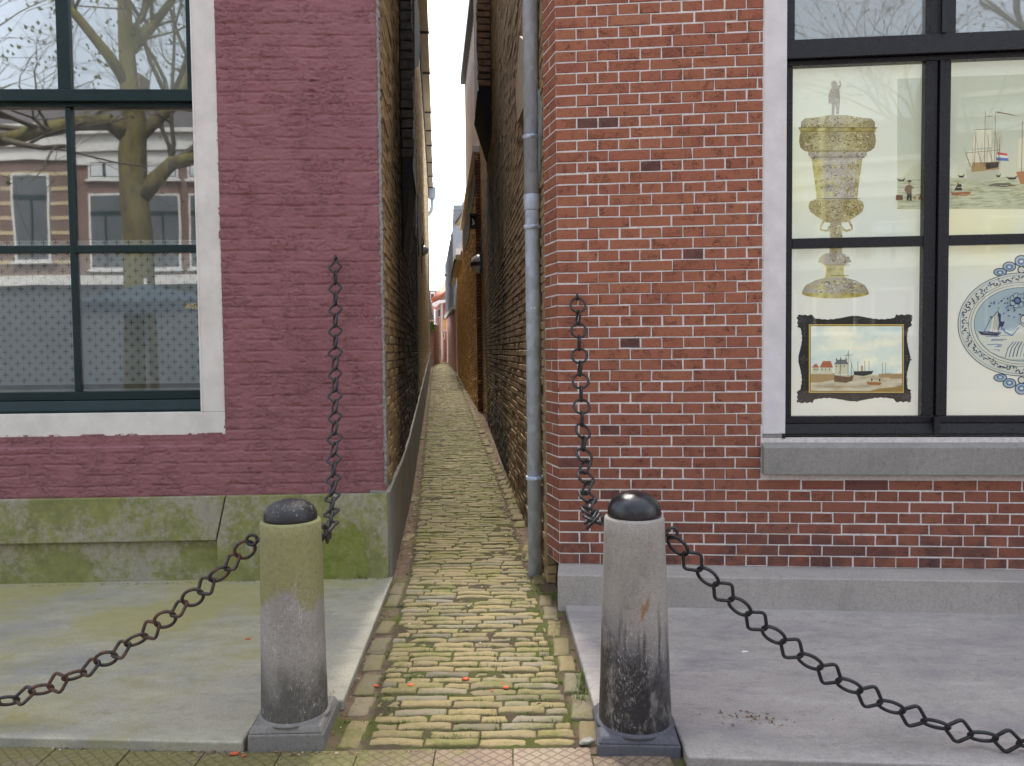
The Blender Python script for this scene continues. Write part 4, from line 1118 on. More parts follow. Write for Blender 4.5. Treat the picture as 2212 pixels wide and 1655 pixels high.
sL = sY(f1, 14.); bulkhead(f1, sL, atY(914, 541, 14.).z, .095, .12, 'small round wall lamp on the pale wall of the purple house', False)
# ================================================================== RIGHT ALLEY WALL DETAILS
s9 = sY(fA, 9.5); fc = Frame(fA.pts(s9, 0, 0), fA.N, -fA.T)
DBR = simple('smoked_brick', (.20, .125, .075), .9, .4, 14, .6, 60)
mb = MB(); z = 4.62; B = []
while z < 7.4: B.append((.006, .165+R.uniform(-.008, .008), z, z+.070)); z += .082
lay_bricks(mb, fc, B, DBR, .05, .01, .004, .006)
mb.box(fc, 0, .156, 4.56, 7.4, -1.5, -.012, SOOTM)
mb.prism(fc, [(0, 4.02), (.172, 4.56), (0, 4.56)], -1.4, -.004, SOOTM); mb.build('chimney_breast', red)
mb = MB(); P0 = fA.pix(1119, 194, .012); P1 = fA.pix(1127, 250, .012)
mb.prism(fA, [(P0[0], P0[1]), (P0[0]-.35, P0[1]+.25), (P0[0]-.75, P0[1]+.05), (P0[0]-.7, P1[1]-.05), (P0[0]-.1, P1[1])], .0, .03, ZW); mb.build('timber_board', red)
mb = MB(); mb.prism(fA, [(.03, 2.78), (.20, 2.95), (.30, 2.88), (.30, 2.42), (.16, 2.36), (.03, 2.62)], .0, .012, ZINCD); mb.build('lead_flashing', red)
# --- outbuilding of orange brown brick
fB, lB = wall_frame(RB[0], RB[1], 'R')
out = thing('outbuilding', (-1., 18., floor_z(18)), 'low outbuilding of orange brown brick with black tar strips under a white flashing', 'outbuilding')
s19 = sY(fB, 19.)
topB = lambda s: 4.80-.46*s/s19 if s < s19 else 3.80
mb = MB(); lay_bricks(mb, fB, running(lB, .1, 4.9, .18, .054, .010, topB), ORANGE_B, .05, .004, .003, .005)
N8 = 14
for i in range(N8):
    a, b = s19*i/N8, s19*(i+1)/N8; mb.box(fB, a, b, -.2, topB(b)-.02, -.3-.002*i, -.009, MORT_O)
mb.box(fB, s19, lB, -.2, 3.78, -.3, -.010, MORT_O)
fS = Frame((-.600, 13.296, 0), (1, 0, 0), (0, -1, 0)); B = []; z = .3
while z < 4.75: B.append((.008, .10, z, z+.045)); z += .054
lay_bricks(mb, fS, B, simple('dark_header_brick', (.15, .075, .05), .9, .4, 20, .5, 60), .05, .004, .003, .004)
mb.box(fS, .0, .10, .1, 4.78, -.08, -.008, MORT_R)
mb.build('wall', out)
mb = MB(); WFL = simple('white_flashing', (.66, .66, .67), .5, .08, 4, .1)
mb.prism(fB, [(0, 4.80), (s19, 4.34), (s19, 4.44), (0, 4.90)], -.25, .055, WFL); mb.build('flashing', out)
mb = MB(); mb.prism(fB, wall_px(fB, [(1027.5, 345), (1001, 500), (1001.2, 560), (1003, 556), (1003.6, 541), (1006, 541), (1006.2, 533), (1008.4, 533), (1008.8, 523), (1011.2, 523), (1011.6, 511), (1014.6, 511), (1015, 470), (1019.5, 452), (1024, 424), (1026.5, 400)], .006), -.002, .010, TAR)
mb.build('tar_sheet', out)
mb = MB(); mb.box(fB, s19+.02, lB, 3.80, 3.86, -2.2, .03, ZINCD); mb.build('roof', out)
mb = MB(); path = [(19.2, 3.66), (20.4, 3.70), (21.6, 3.68), (22.8, 3.60), (24.2, 3.45)]
for (Y0, z0), (Y1, z1) in zip(path[:-1], path[1:]):
    a, b = sY(fB, Y0), sY(fB, Y1)
    mb.hull8([tuple(fB.W(a, z0, .005)), tuple(fB.W(a, z0, .15)), tuple(fB.W(b-.02, z1, .15)), tuple(fB.W(b-.02, z1, .005))]+[tuple(fB.W(a, z0+.13, .005)), tuple(fB.W(a, z0+.13, .16)), tuple(fB.W(b-.02, z1+.13, .16)), tuple(fB.W(b-.02, z1+.13, .005))], SOFF)
g = mb.build('gutter', out)
mb = MB(); mb.tube([fB.W(sY(fB, Y), z-.0, .17) for Y, z in path], .028, IRON, 6); mb.build('gutter_lip', g)
mb = MB(); fw = Frame(atY(985, 562, 20.4), (1, 0, 0), (0, -1, 0)); mb.box(fw, 0, .20, 0, .33, -.2, 0, WFL); mb.box(fw, -.01, .27, .335, .46, -.25, .01, ZINC); mb.box(fw, .203, .27, .0, .33, -.2, -.005, ZINC); mb.build('vent_box', out)
ppx = atY(989, 700, 23.3)
mb = MB(); mb.tube([(ppx.x+.02, 23.3, 3.3), (ppx.x, 23.25, 3.05), (ppx.x+.01, 23.2, 2.6), (ppx.x+.045, 23.1, floor_z(23))], .05, simple('beige_pipe', (.38, .36, .31), .5, .1, 5, .1), 10)
mb.build('rain_pipe', out)
# bracket frame
fk = Frame(atY(1015, 493, 13.1), (1, 0, 0), (0, -1, 0)); RUSTY = simple('rusty_brown_iron', (.045, .028, .024), .7, .35, 25, .4)
t = thing('bracket', fk.O, 'rusty brown iron bracket frame high on the dark brick wall above the large lamp', 'bracket')
mb = MB()
for a in ((0, .14, 0, .04), (0, .14, .215, .25), (0, .02, .04, .215), (.115, .14, .04, .215)): mb.box(fk, *a, -.10, 0, RUSTY)
mb.box(fk, .02, .115, .04, .215, -.10, -.08, RUSTY); mb.build('frame', t)
mb = MB(); mb.prism(fk, [(.030, .055), (.048, .05), (.085, .075), (.070, .13), (.040, .17), (.030, .17), (.045, .12)], -.05, -.02, WFL); mb.build('plate', t)
# --- tall clad building behind the outbuilding
cb = thing('clad_building', (.5, 15.5, 1), 'tall building clad in pinkish corrugated metal sheets above the outbuilding', 'building')
CLAD = Mt('pinkish_corrugated_sheet', .45, .5); x_ = CLAD.xyz(); CLAD.set('Metallic', .15)
CLAD.base(CLAD.mix(CLAD.rng(CLAD.noise(1.6, 4, .6, CLAD.map(None, (1, 1, .25))), .35, .65), (.80, .66, .63), (.74, .72, .72))); CLAD = CLAD.mat
mb = MB(); sE = sY(fB, 17.7); ks = np.arange(0, sE, .0125)
for a in ks:
    n = .026*math.sin(a/.22*2*math.pi)-.012; n2 = .026*math.sin((a+.0125)/.22*2*math.pi)-.012
    mb.add([tuple(fB.W(a, 4.2, n-.06)), tuple(fB.W(a+.0125, 4.2, n2-.06)), tuple(fB.W(a+.0125, 7.45, n2-.06)), tuple(fB.W(a, 7.45, n-.06))], [(0, 1, 2, 3)], CLAD, smooth=True)
mb.build('cladding', cb)
mb = MB(); mb.box(fB, .0, sE, 3.9, 7.45, -4, -.075, CLAD); mb.box(fB, sE+.001, sE+.02, 3.9, 7.45, -4, -.045, CLAD); mb.build('wall', cb)
mb = MB(); mb.box(fB, -.1, sE+.05, 7.451, 7.62, -4.1, .055, DARKM); mb.build('fascia', cb)
# ================================================================== FAR END
RB_ = Mt('far_red_brick', .85, .2); v = RB_.n('ShaderNodeTexBrick'); RB_.put(v.inputs['Vector'], RB_.map(None, (1, 1, 1), (math.pi/2, 0, 0)))
for k, q in (('Color1', (.44, .20, .16, 1)), ('Color2', (.36, .15, .12, 1)), ('Mortar', (.45, .38, .33, 1)), ('Scale', 1.), ('Mortar Size', .008), ('Brick Width', .21), ('Row Height', .065)): v.inputs[k].default_value = q
RB_.base(RB_.mix(RB_.rng(RB_.noise(3, 4), .4, .7, 0, .3), v.outputs[0], (.20, .10, .08))); RB_ = RB_.mat
RW_ = Mt('red_wall_brick', .85, .2); v = RW_.n('ShaderNodeTexBrick'); RW_.put(v.inputs['Vector'], RW_.map(None, (1, 1, 1), (math.pi/2, 0, math.pi/2)))
vv = RW_.n('ShaderNodeCombineXYZ'); xx = RW_.xyz(); RW_.put(vv.inputs[0], xx[1]); RW_.put(vv.inputs[1], xx[2]); RW_.put(v.inputs['Vector'], vv.outputs[0])
for k, q in (('Color1', (.42, .16, .125, 1)), ('Color2', (.34, .12, .095, 1)), ('Mortar', (.36, .29, .25, 1)), ('Scale', 1.), ('Mortar Size', .008), ('Brick Width', .21), ('Row Height', .065)): v.inputs[k].default_value = q
RW_.base(v.outputs[0]); RW_ = RW_.mat
fZ, lZ = wall_frame((-1.74, 24.1), (-2.62, 31.2), 'R')
zh = thing('zinc_house', (-1, 28, floor_z(28)), 'house at the alley end with grey seamed zinc cladding over a plain red brick wall', 'house')
mb = MB(); mb.box(fZ, 0, lZ, .5, 2.80, -3, 0, RW_); mb.build('wall', zh)
mb = MB(); ZB = m_zinc('blue_grey_zinc', (.33, .37, .44), .45); mb.prism(fZ, [(0, 2.84), (lZ, 2.84), (lZ, 4.85), (3.0, 5.25), (0, 5.3)], -3, .02, ZB)
for i in range(16): mb.box(fZ, i*lZ/16, i*lZ/16+.02, 2.84, 4.85+.4*max(0, 1-i/12), .02, .055, ZB)
mb.build('cladding', zh)
mb = MB(); mb.box(fZ, -.02, lZ+.02, 2.70, 2.838, .0, .09, simple('grey_coping', (.25, .24, .23), .7, .1, 4, .1)); mb.build('coping', zh)
def px_poly(Y, pts): 
    fr = Frame((0, Y, 0), (1, 0, 0), (0, -1, 0)); return fr, [fr.pix(u, v, 0) for u, v in pts]
def slabpx(mb, Y, pts, mat, d=.3):
    fr, p = px_poly(Y, pts); mb.prism(fr, p, -d, 0, mat)
R4 = lambda a, b, c, d: [(a, d), (b, d), (b, c), (a, c)]
gh = thing('gable_house', (-1.3, 25, 2), 'yellow brick gable with a blue grey zinc dormer and hopper above the zinc house', 'house')
YB = Mt('pale_yellow_brick', .85, .2); v = YB.n('ShaderNodeTexBrick'); YB.put(v.inputs['Vector'], YB.map(None, (1, 1, 1), (math.pi/2, 0, 0)))
for k, q in (('Color1', (.46, .34, .17, 1)), ('Color2', (.38, .27, .13, 1)), ('Mortar', (.25, .2, .13, 1)), ('Scale', 1.), ('Mortar Size', .012), ('Brick Width', .2), ('Row Height', .06)): v.inputs[k].default_value = q
YB.base(v.outputs[0]); YB = YB.mat
mb = MB(); slabpx(mb, 25.2, [(985, 560), (1012, 560), (1012, 440), (1005, 453), (984, 483)], YB, 2.5); mb.build('gable', gh)
mb = MB(); slabpx(mb, 25.15, [(983.5, 484), (1012, 441), (1012, 437), (983, 480)], ROOFT, .1); mb.build('verge', gh)
mb = MB(); slabpx(mb, 26.2, [(977, 500), (1012, 500), (1012, 443), (979, 443)], ZB, 1.5); mb.box(Frame(atY(992, 455, 26.2), (1, 0, 0), (0, -1, 0)), -.3, .4, 0, .02, 0, .02, ZB); mb.box(Frame(atY(991, 455, 26.2), (1, 0, 0), (0, -1, 0)), 0, .02, 0, .18, 0, .02, ZB)
mb.tube([atY(1001, 445, 26.5), atY(1001, 437, 26.5)], .06, ZINC, 8); mb.build('dormer', gh)
mb = MB(); slabpx(mb, 24.9, [(974, 521), (986, 521), (987, 506), (972, 506)], ZINC, .3); mb.tube([atY(980, 520, 24.8), atY(982, 560, 24.8)], .05, ZINC, 8); mb.build('hopper', gh)
lp = atY(978, 606, 29.5); t = thing('street_lamp', lp, 'grey saucer shaped street lamp on a bracket at the zinc house', 'lamp')
sp_ = atY(969.5, 596, 29.5)
mb = MB(); mb.lathe(sp_, [(.05, .10), (.17, .075), (.19, .03), (.185, .0), (.10, -.01)], DARKM, 24); mb.build('shade', t)
mb = MB(); mb.lathe(sp_, [(.09, -.012), (.10, -.06), (.07, -.12), (.01, -.15)], OPAL, 20); mb.build('globe', t)
mb = MB(); mb.tube([sp_+Vector((0, 0, .09)), sp_+Vector((.10, .02, .08)), lp+Vector((.02, 0, .0)), lp+Vector((.02, 0, -.35))], .025, DARKM, 6); mb.build('bracket', t)
# far red house
fh = thing('far_house', (-3., 35, 1), 'small brick house at the alley end with orange roof tiles and white eaves', 'house')
mb = MB(); slabpx(mb, 34, R4(940.5, 954, 655, 783), RB_, 4); slabpx(mb, 34.6, R4(954, 973, 648, 783), RB_, 3); mb.build('wall', fh)
mb = MB(); OT = Mt('orange_tiles', .7, .3); w_ = OT.noise(9, 4); OT.base(OT.ramp(w_, [(.3, (.26, .075, .045)), (.6, (.38, .12, .065)), (.8, (.32, .14, .085))])); OT = OT.mat
fr = Frame((0, 34, 0), (1, 0, 0), (0, -1, 0))
A, B_, C_, D_ = atY(933.5, 655, 33.6), atY(950, 648, 33.6), atY(970, 628, 36), atY(966, 608, 37)
mb.add([tuple(A), tuple(B_), tuple(C_), tuple(D_)]+[tuple(p+Vector((0, .05, .14))) for p in (A, B_, C_, D_)], [(0, 1, 2, 3), (7, 6, 5, 4), (0, 1, 5, 4), (1, 2, 6, 5), (2, 3, 7, 6), (3, 0, 4, 7)], OT)
for i in range(6):
    a = A.lerp(B_, (i+.5)/6); b = D_.lerp(C_, (i+.5)/6); mb.tube([a+Vector((0, 0, .13)), b+Vector((0, 0, .13))], .07, OT, 6)
rf_ = mb.build('roof', fh)
mb = MB(); slabpx(mb, 33.7, [(950, 649), (972, 649), (972, 624), (966, 630)], simple('brown_tiles', (.24, .16, .11), .8, .25, 12, .4, 30), 2); mb.build('hipped_roof', fh)
mb = MB(); W2 = simple('white_gloss', (.75, .75, .76), .4, .03, 4, 0); slabpx(mb, 33.55, [(934, 660), (941, 663), (948.5, 655), (970, 650.5), (970, 647.5), (948, 648.5), (934, 655)], W2, .25); mb.build('eaves', fh)
DG = simple('far_window_glass', (.05, .06, .07), .1, .1, 3, 0)
for (a, b, c, d) in ((945.8, 951, 667, 686), (957.2, 960, 719, 733), (941.6, 943.8, 670, 701)):
    mb = MB(); slabpx(mb, 33.97, R4(a, b, c, d), W2, .1); w = mb.build('window', fh); mb = MB(); slabpx(mb, 33.93, R4(a+.7, b-.7, c+1.2, d-1.6), DG, .03); mb.build('pane', w)
mb = MB()
for (a, b, c, d) in ((947.3, 949.2, 721, 776), (968.3, 970.8, 702, 772)): slabpx(mb, 33.95, R4(a, b, c, d), W2, .08)
mb.build('white_post', fh)
mb = MB(); slabpx(mb, 33.9, R4(947, 951, 755, 763), DARKM, .15); mb.build('letter_box', fh)
mb = MB(); p0 = atY(954, 655, 33.9); p1 = atY(955.5, 778, 33.9); mb.tube([p0+Vector((.1, 0, .05)), p0, p1], .045, simple('grey_far_pipe', (.45, .43, .42), .5, .1, 5, 0), 8); mb.build('rain_pipe', fh)
mb = MB(); slabpx(mb, 34.5, R4(964.5, 968, 734, 777), simple('grey_door', (.22, .23, .25), .6, .1, 5, 0), .06); mb.build('door', fh)
mb = MB(); TW_ = simple('fresh_timber', (.55, .34, .15), .7, .12, 6, .1)
slabpx(mb, 33.4, R4(956, 967, 712, 716), simple('concrete_deck', (.4, .38, .35), .8, .1, 5, 0), 1.0)
for u in (956.2, 958.6, 961, 963.2): slabpx(mb, 33.35, R4(u, u+1.6, 694, 712), TW_, .05)
slabpx(mb, 33.38, R4(963, 968, 678, 712), TW_, .06); slabpx(mb, 33.3, R4(955.8, 963, 691.5, 694), TW_, .08); mb.build('balcony', fh)
bk = thing('back_house', (-3.5, 42, 1), 'far house with a dark mansard roof and white framed window behind the orange roof', 'house')
mb = MB(); slabpx(mb, 42, R4(918, 975, 628, 655), simple('mansard_slate', (.20, .20, .165), .8, .2, 6, .3, 20), 3); mb.build('roof', bk)
mb = MB(); slabpx(mb, 41.9, R4(915, 975, 654.5, 785), RB_, 3); mb.build('wall', bk)
mb = MB(); slabpx(mb, 41.8, R4(930, 938.5, 631, 652), W2, .2); w = mb.build('window', bk); mb = MB(); slabpx(mb, 41.75, R4(931.2, 936.8, 635, 650), simple('dark_red_blind', (.12, .03, .035), .6, .1, 4, 0), .03); mb.build('pane', w)
mb = MB()
for (c, d) in ((668, 712), (721, 768)): slabpx(mb, 41.8, R4(937.4, 940.6, c, d), W2, .2)
mb.build('white_post', bk)
gw = thing('garden_wall', (-2.9, 28.6, floor_z(28)), 'low brick garden wall with a pale cap at the end of the purple house', 'wall')
mb = MB(); p = atY(936.5, 700, 28.4); mb.box(WF, -6, p.x, .5, p.z, -28.9, -28.35, RB_); mb.box(WF, p.x-.02, p.x+.02, .5, p.z, -30.5, -28.9, YB); mb.build('wall', gw)
mb = MB(); p2 = atY(936, 690, 28.4); mb.hull8([(p2.x-.35, 28.3, p2.z), (p2.x, 28.3, p2.z), (p2.x, 28.8, p2.z), (p2.x-.35, 28.8, p2.z), (p2.x-.35, 28.4, p2.z+.9), (p2.x-.14, 28.4, p2.z+.9), (p2.x-.14, 28.7, p2.z+.9), (p2.x-.35, 28.7, p2.z+.9)], CEMENT); mb.build('cap', gw)
# ================================================================== DISPLAY PANEL with prints (flat, back-lit)
GL = .15
NPAN = -.112
disp = thing('display_panel', RF.W(sWi+.8, 1.0, -.12), 'back-lit display panel with printed museum pieces behind the dark window of the red house', 'display')
def _pan(m):
    x = m.xyz(); a = m.noise(1.1, 2, .4)
    c = m.ramp(a, [(.3, (.66, .64, .635)), (.55, (.76, .69, .60)), (.75, (.84, .74, .57))])
    up = m.rng(x[2], 1.55, 1.95)
    return m.mix(up, c, m.ramp(m.noise(1.4, 2, .4), [(.3, (.62, .625, .585)), (.55, (.72, .69, .53)), (.75, (.82, .71, .36))]))
PANEL = printed('panel_print', _pan, GL)
mb = MB(); mb.box(RF, lS-.06, sWend-.02, gb-.01, tr0-.02, -.13, NPAN, PANEL); mb.build('panel', disp)
def pp(u, v): return RF.pix(u, v, NPAN)
class PR:
    def __init__(s): s.mb = MB(); s.k = 0
    def poly(s, pts, mat, lift=1):
        s.k += lift; n = NPAN+.001+.00006*s.k
        s.mb.prism(RF, [RF.pix(u, v, NPAN) for u, v in pts], n-.00004, n, mat)
    def rect(s, a, b, c, d, mat): s.poly([(a, d), (b, d), (b, c), (a, c)], mat)
    def ell(s, cu, cv, ru, rv, mat, k=40, a0=0, a1=360): s.poly([(cu+ru*math.cos(math.radians(a0+(a1-a0)*i/k)), cv-rv*math.sin(math.radians(a0+(a1-a0)*i/k))) for i in range(k+(a1-a0 < 360))], mat)
    def line(s, pts, w, mat):
        L_, R_ = [], []
        for i, (u, v) in enumerate(pts):
            a, b = pts[max(0, i-1)], pts[min(len(pts)-1, i+1)]; du, dv = b[0]-a[0], b[1]-a[1]; l = math.hypot(du, dv) or 1
            ww = w*(1 if not isinstance(w, list) else 1); L_.append((u-dv/l*ww/2, v+du/l*ww/2)); R_.append((u+dv/l*ww/2, v-du/l*ww/2))
        s.poly(L_+R_[::-1], mat)
    def sym(s, cu, prof, mat): s.poly([(cu-w, v) for v, w in prof]+[(cu+w, v) for v, w in prof[::-1]], mat)
    def done(s, name): return s.mb.build(name, disp)
GX = RF.W(RF.pix(1806, 380, NPAN)[0], 1.5, NPAN).x
def ink(name, c, g=GL*.8): return printed(name, c, g)
def _gold(lo, mid, hi, sc=70):
    def f(m):
        a = m.noise(sc, 5, .7, None, 1.2); b = m.vor(sc*2.2)
        w = m.noise(sc*.16, 3, .5)
        k = m.ma('ADD', m.ma('ADD', m.ma('MULTIPLY', a, .50), m.ma('MULTIPLY', b, .22)), m.ma('MULTIPLY', w, .40))
        xx = m.ma('SUBTRACT', m.xyz()[0], GX); ax_ = m.ma('ABSOLUTE', xx)
        c_ = m.ramp(k, [(.36, lo), (.50, mid), (.64, hi), (.78, mid)])
        if sc < 65 and sc > 40: return c_
        c_ = m.mix(m.rng(ax_, .055, .02, 0, .28), c_, (.60, .53, .46)); c_ = m.mix(m.rng(m.ma('ABSOLUTE', m.ma('ADD', xx, .075)), .03, .0, 0, .55), c_, (.80, .70, .36))
        return m.mix(m.rng(ax_, .10, .20, 0, .55), c_, hsv(lo, 1.2))
    return f
GOLD = printed('gold_print', _gold((.115, .078, .018), (.38, .285, .085), (.70, .60, .32)), GL*.45)
GOLDP = printed('pale_gold_print', _gold((.22, .165, .105), (.44, .36, .27), (.66, .59, .50)), GL*.45)
GOLDS = printed('smooth_gold_print', _gold((.20, .13, .012), (.48, .37, .07), (.78, .68, .28), 12), GL*.5)
c = 1806
p = PR()
p.poly([(1795, 178), (1802, 174), (1808, 178), (1809, 186), (1814, 184), (1812, 176), (1815, 174), (1818, 184), (1813, 194), (1815, 210), (1814, 226), (1812, 247), (1806, 247), (1805, 228), (1803, 228), (1802, 250), (1796, 250), (1797, 228), (1794, 222), (1790, 226), (1789, 206), (1793, 196), (1796, 190)], GOLDP)
p.sym(c+4, [(249, 20), (254, 46), (256, 72), (264, 80), (276, 80)], GOLD)
p.sym(c+3, [(275, 84), (279, 84), (282, 80), (286, 82)], GOLDS)
p.sym(c+3, [(286, 79), (293, 82), (307, 83), (319, 80), (326, 72), (329, 62)], GOLD)
p.sym(c+3, [(329, 63), (337, 63), (338, 59), (342, 58)], GOLDP)
p.sym(c+2, [(342, 55), (366, 52), (400, 46), (431, 44)], GOLDP)
p.poly([(c-52, 344), (c-30, 344), (c-26, 431), (c-42, 431)], GOLDS); p.poly([(c+44, 344), (c+56, 344), (c+45, 431), (c+38, 431)], GOLD)
for i in range(26):
    u, v = c+R.uniform(-24, 34), R.uniform(352, 424); p.ell(u, v, R.uniform(3, 7), R.uniform(3, 8), R.choice((GOLD, GOLDP, GOLDS)), 9)
p.sym(c, [(431, 46), (436, 57), (446, 60), (458, 56), (468, 42), (476, 30), (481, 20)], GOLD)
for sg in (-1, 1): p.line([(c+sg*26, 476), (c+sg*33, 488), (c+sg*34, 496), (c+sg*22, 499), (c+sg*10, 494)], 5, GOLD)
p.sym(c-1, [(480, 12), (487, 12), (492, 18), (498, 14), (505, 13), (516, 12), (530, 14), (554, 13)], GOLD)
p.sym(c-4, [(546, 12), (550, 24), (557, 33), (566, 35), (571, 24), (574, 22)], GOLDP)
p.sym(c-3, [(572, 21), (575, 22), (579, 19), (596, 20), (602, 25)], GOLDS)
p.sym(c-2, [(600, 24), (606, 44), (616, 64), (628, 71), (634, 72)], GOLDP)
p.poly([(c-2+73*math.cos(a), 633+12*math.sin(a)) for a in [math.pi*i/24 for i in range(25)]], GOLDS)
for i in range(34):
    a = R.uniform(0, math.pi*2); p.ell(c-2+R.uniform(.45, .92)*66*math.cos(a), 619+12*math.sin(a)*R.uniform(.5, 1), R.uniform(2.5, 6), R.uniform(1.5, 3), R.choice((GOLD, GOLDP, GOLDS)), 9)
DKG, PLG = ink('gold_shadow_ink', (.13, .09, .02), .02), ink('gold_light_ink', (.80, .74, .52))
def chase(v0, v1, w0, w1, n, cc=c+3):
    for i in range(n):
        f = R.random(); v = v0+(v1-v0)*f; w = w0+(w1-w0)*f; u = cc+R.uniform(-.95, .95)*w; a = R.uniform(-2.6, 2.6); l = R.uniform(3, 6); k = R.choice((-1, 1))*1.6
        q = [(u+l*math.cos(a+k*t)*t, v+l*math.sin(a+k*t)*t*.8) for t in (.2, .5, .8, 1.)]
        p.line(q, R.uniform(.9, 1.9), R.choice((DKG, DKG, PLG, GOLD)))
chase(254, 274, 62, 76, 46); chase(290, 322, 74, 74, 90); chase(330, 341, 58, 55, 26); chase(346, 428, 48, 40, 90); chase(438, 468, 50, 40, 60); chase(484, 510, 10, 10, 12); chase(552, 568, 22, 30, 18); chase(606, 630, 34, 62, 60)
for v, w in ((279.5, 83), (287, 80), (329.5, 62), (342.5, 55), (431.5, 45), (574, 22), (597, 20)): p.line([(c+3-w, v), (c+3+w, v)], 1.1, DKG)
p.done('goblet_print')
# --- framed harbour painting
FRM = printed('carved_frame_print', _gold((.012, .009, .008), (.035, .028, .026), (.11, .09, .085), 60), .01); FRM2 = ink('frame_black', (.034, .025, .021), .012)
GILT = ink('gilt_line', (.62, .42, .12))
def lump(a, b, n, amp, nx, ny):
    return [(a[0]+(b[0]-a[0])*i/n+nx*amp*(.5+.5*math.cos(i*2.4))*(1 if i % 2 else .4), a[1]+(b[1]-a[1])*i/n+ny*amp*(.5+.5*math.cos(i*1.7))) for i in range(n)]
p = PR()
tl, tr, br, bl = (1723, 681), (1969, 680), (1967, 868), (1722, 870)
def side(a, b, nx, ny):     # outline of the carved frame: bulging corners, a waist and a boss in the middle
    o = []
    for i in range(60):
        f = i/60; e = 2*min(f, 1-f)
        off = (6 if e < .28 else -1.5+2*math.sin(e*9)) * (1-.25*math.sin(i*2.1)); off += 4.5*math.exp(-((f-.5)/.07)**2)
        o.append((a[0]+(b[0]-a[0])*f+nx*(off-6), a[1]+(b[1]-a[1])*f+ny*(off-6)))
    return o
p.poly(side(bl, br, 0, 1)+side(br, tr, 1, 0)+side(tr, tl, 0, -1)+side(tl, bl, -1, 0), FRM2)
for (u, v) in ((1731, 690), (1961, 689), (1958, 860), (1732, 861)):
    for i in range(26):
        a = R.uniform(0, 6.28); r = R.uniform(0, 9); p.ell(u+r*math.cos(a), v+r*math.sin(a), R.uniform(1.5, 3.6), R.uniform(1.2, 3), FRM, 8)
for (u, v) in ((1846, 691), (1845, 858), (1733, 775), (1958, 774)):
    for i in range(16): p.ell(u+R.gauss(0, 4.5), v+R.gauss(0, 4.0), R.uniform(1.5, 3.4), R.uniform(1.2, 3), FRM, 8)
for (a, b) in (((1740, 694), (1790, 698)), ((1905, 696), (1952, 693)), ((1740, 856), (1792, 852)), ((1903, 853), (1950, 856)), ((1735, 700), (1738, 745)), ((1735, 805), (1736, 850)), ((1957, 700), (1955, 745)), ((1955, 800), (1957, 850))):
    for i in range(16): f = i/15; p.ell(a[0]+(b[0]-a[0])*f+R.gauss(0, 1.3), a[1]+(b[1]-a[1])*f+R.gauss(0, 1.6), R.uniform(1, 2.6), R.uniform(.8, 2), FRM, 7)
p.rect(1745, 1949, 701, 848, GILT); p.rect(1747, 1947, 703, 846, ink('gilt_dark', (.22, .13, .03)))
def _sky(m):
    a = m.noise(6.5, 4, .55, m.map(None, (1, 1, 1.7))); return m.ramp(a, [(.34, (.52, .60, .58)), (.5, (.68, .68, .59)), (.62, (.82, .76, .60))])
def _wat(m):
    a = m.noise(9, 5, .6, m.map(None, (1, 1, 5))); return m.ramp(a, [(.3, (.34, .25, .15)), (.5, (.58, .47, .33)), (.7, (.72, .62, .47))])
p.rect(1749, 1945, 705, 844, printed('painted_sky', _sky, GL))
p.rect(1749, 1945, 810, 844, printed('painted_water', _wat, GL*.8))
br_, dk, rd_, crm, gry, tan = (ink('ink_'+n, c_) for n, c_ in (('brown', (.16, .085, .04)), ('dark', (.035, .030, .028)), ('red', (.42, .12, .06)), ('cream', (.62, .55, .40)), ('grey', (.14, .15, .155)), ('tan', (.40, .25, .11))))
p.poly([(1749, 826), (1749, 808), (1800, 806), (1802, 820), (1770, 826)], tan)
for (a, b, ro, wl, w_, rf2) in ((1752, 1766, 786, 793, crm, rd_), (1769, 1796, 780, 793, crm, rd_), (1800, 1829, 777, 786, crm, gry)):
    p.rect(a, b, wl, 808, w_); p.poly([(a-1, wl+1), (b+1, wl+1), (b-4, ro), (a+6, ro)], rf2)
    for i in range(3): p.rect(a+3+i*(b-a)/3.4, a+5+i*(b-a)/3.4, wl+3, wl+7, br_)
for u in (1803, 1812, 1824): p.rect(u, u+2.5, 774, 779, br_)
p.poly([(1799, 824), (1800, 810), (1812, 812), (1830, 814), (1842, 810), (1838, 822), (1824, 827)], br_)
for (u, t_, b_) in ((1812, 771, 812), (1829, 757, 812), (1836, 783, 812)): p.line([(u, b_), (u+.6, t_)], 1.0, dk)
p.line([(1820, 768), (1840, 767)], .8, dk); p.line([(1829, 760), (1843, 808)], .6, br_); p.line([(1829, 762), (1808, 810)], .6, br_)
p.poly([(1841, 802), (1884, 801), (1880, 808), (1862, 812), (1842, 810)], dk); p.rect(1857, 1861, 790, 802, tan)
for u in (1850, 1865, 1874): p.line([(u, 803), (u, 780)], .8, dk)
p.poly([(1894, 808), (1918, 806), (1930, 808), (1926, 815), (1896, 815)], tan)
for u in (1903, 1910): p.line([(u, 810), (u, 783)], .8, br_)
p.rect(1918, 1945, 807, 818, tan)
p.poly([(1868, 824), (1901, 826), (1898, 832), (1872, 831)], ink('ink_rust', (.36, .15, .04)))
for (u, v) in ((1880, 820), (1897, 821)): p.ell(u, v, 1.6, 3.4, dk, 8)
p.poly([(1876, 844), (1895, 839), (1930, 836), (1945, 832), (1945, 844)], ink('ink_ochre', (.32, .19, .06)))
p.done('framed_painting_print')
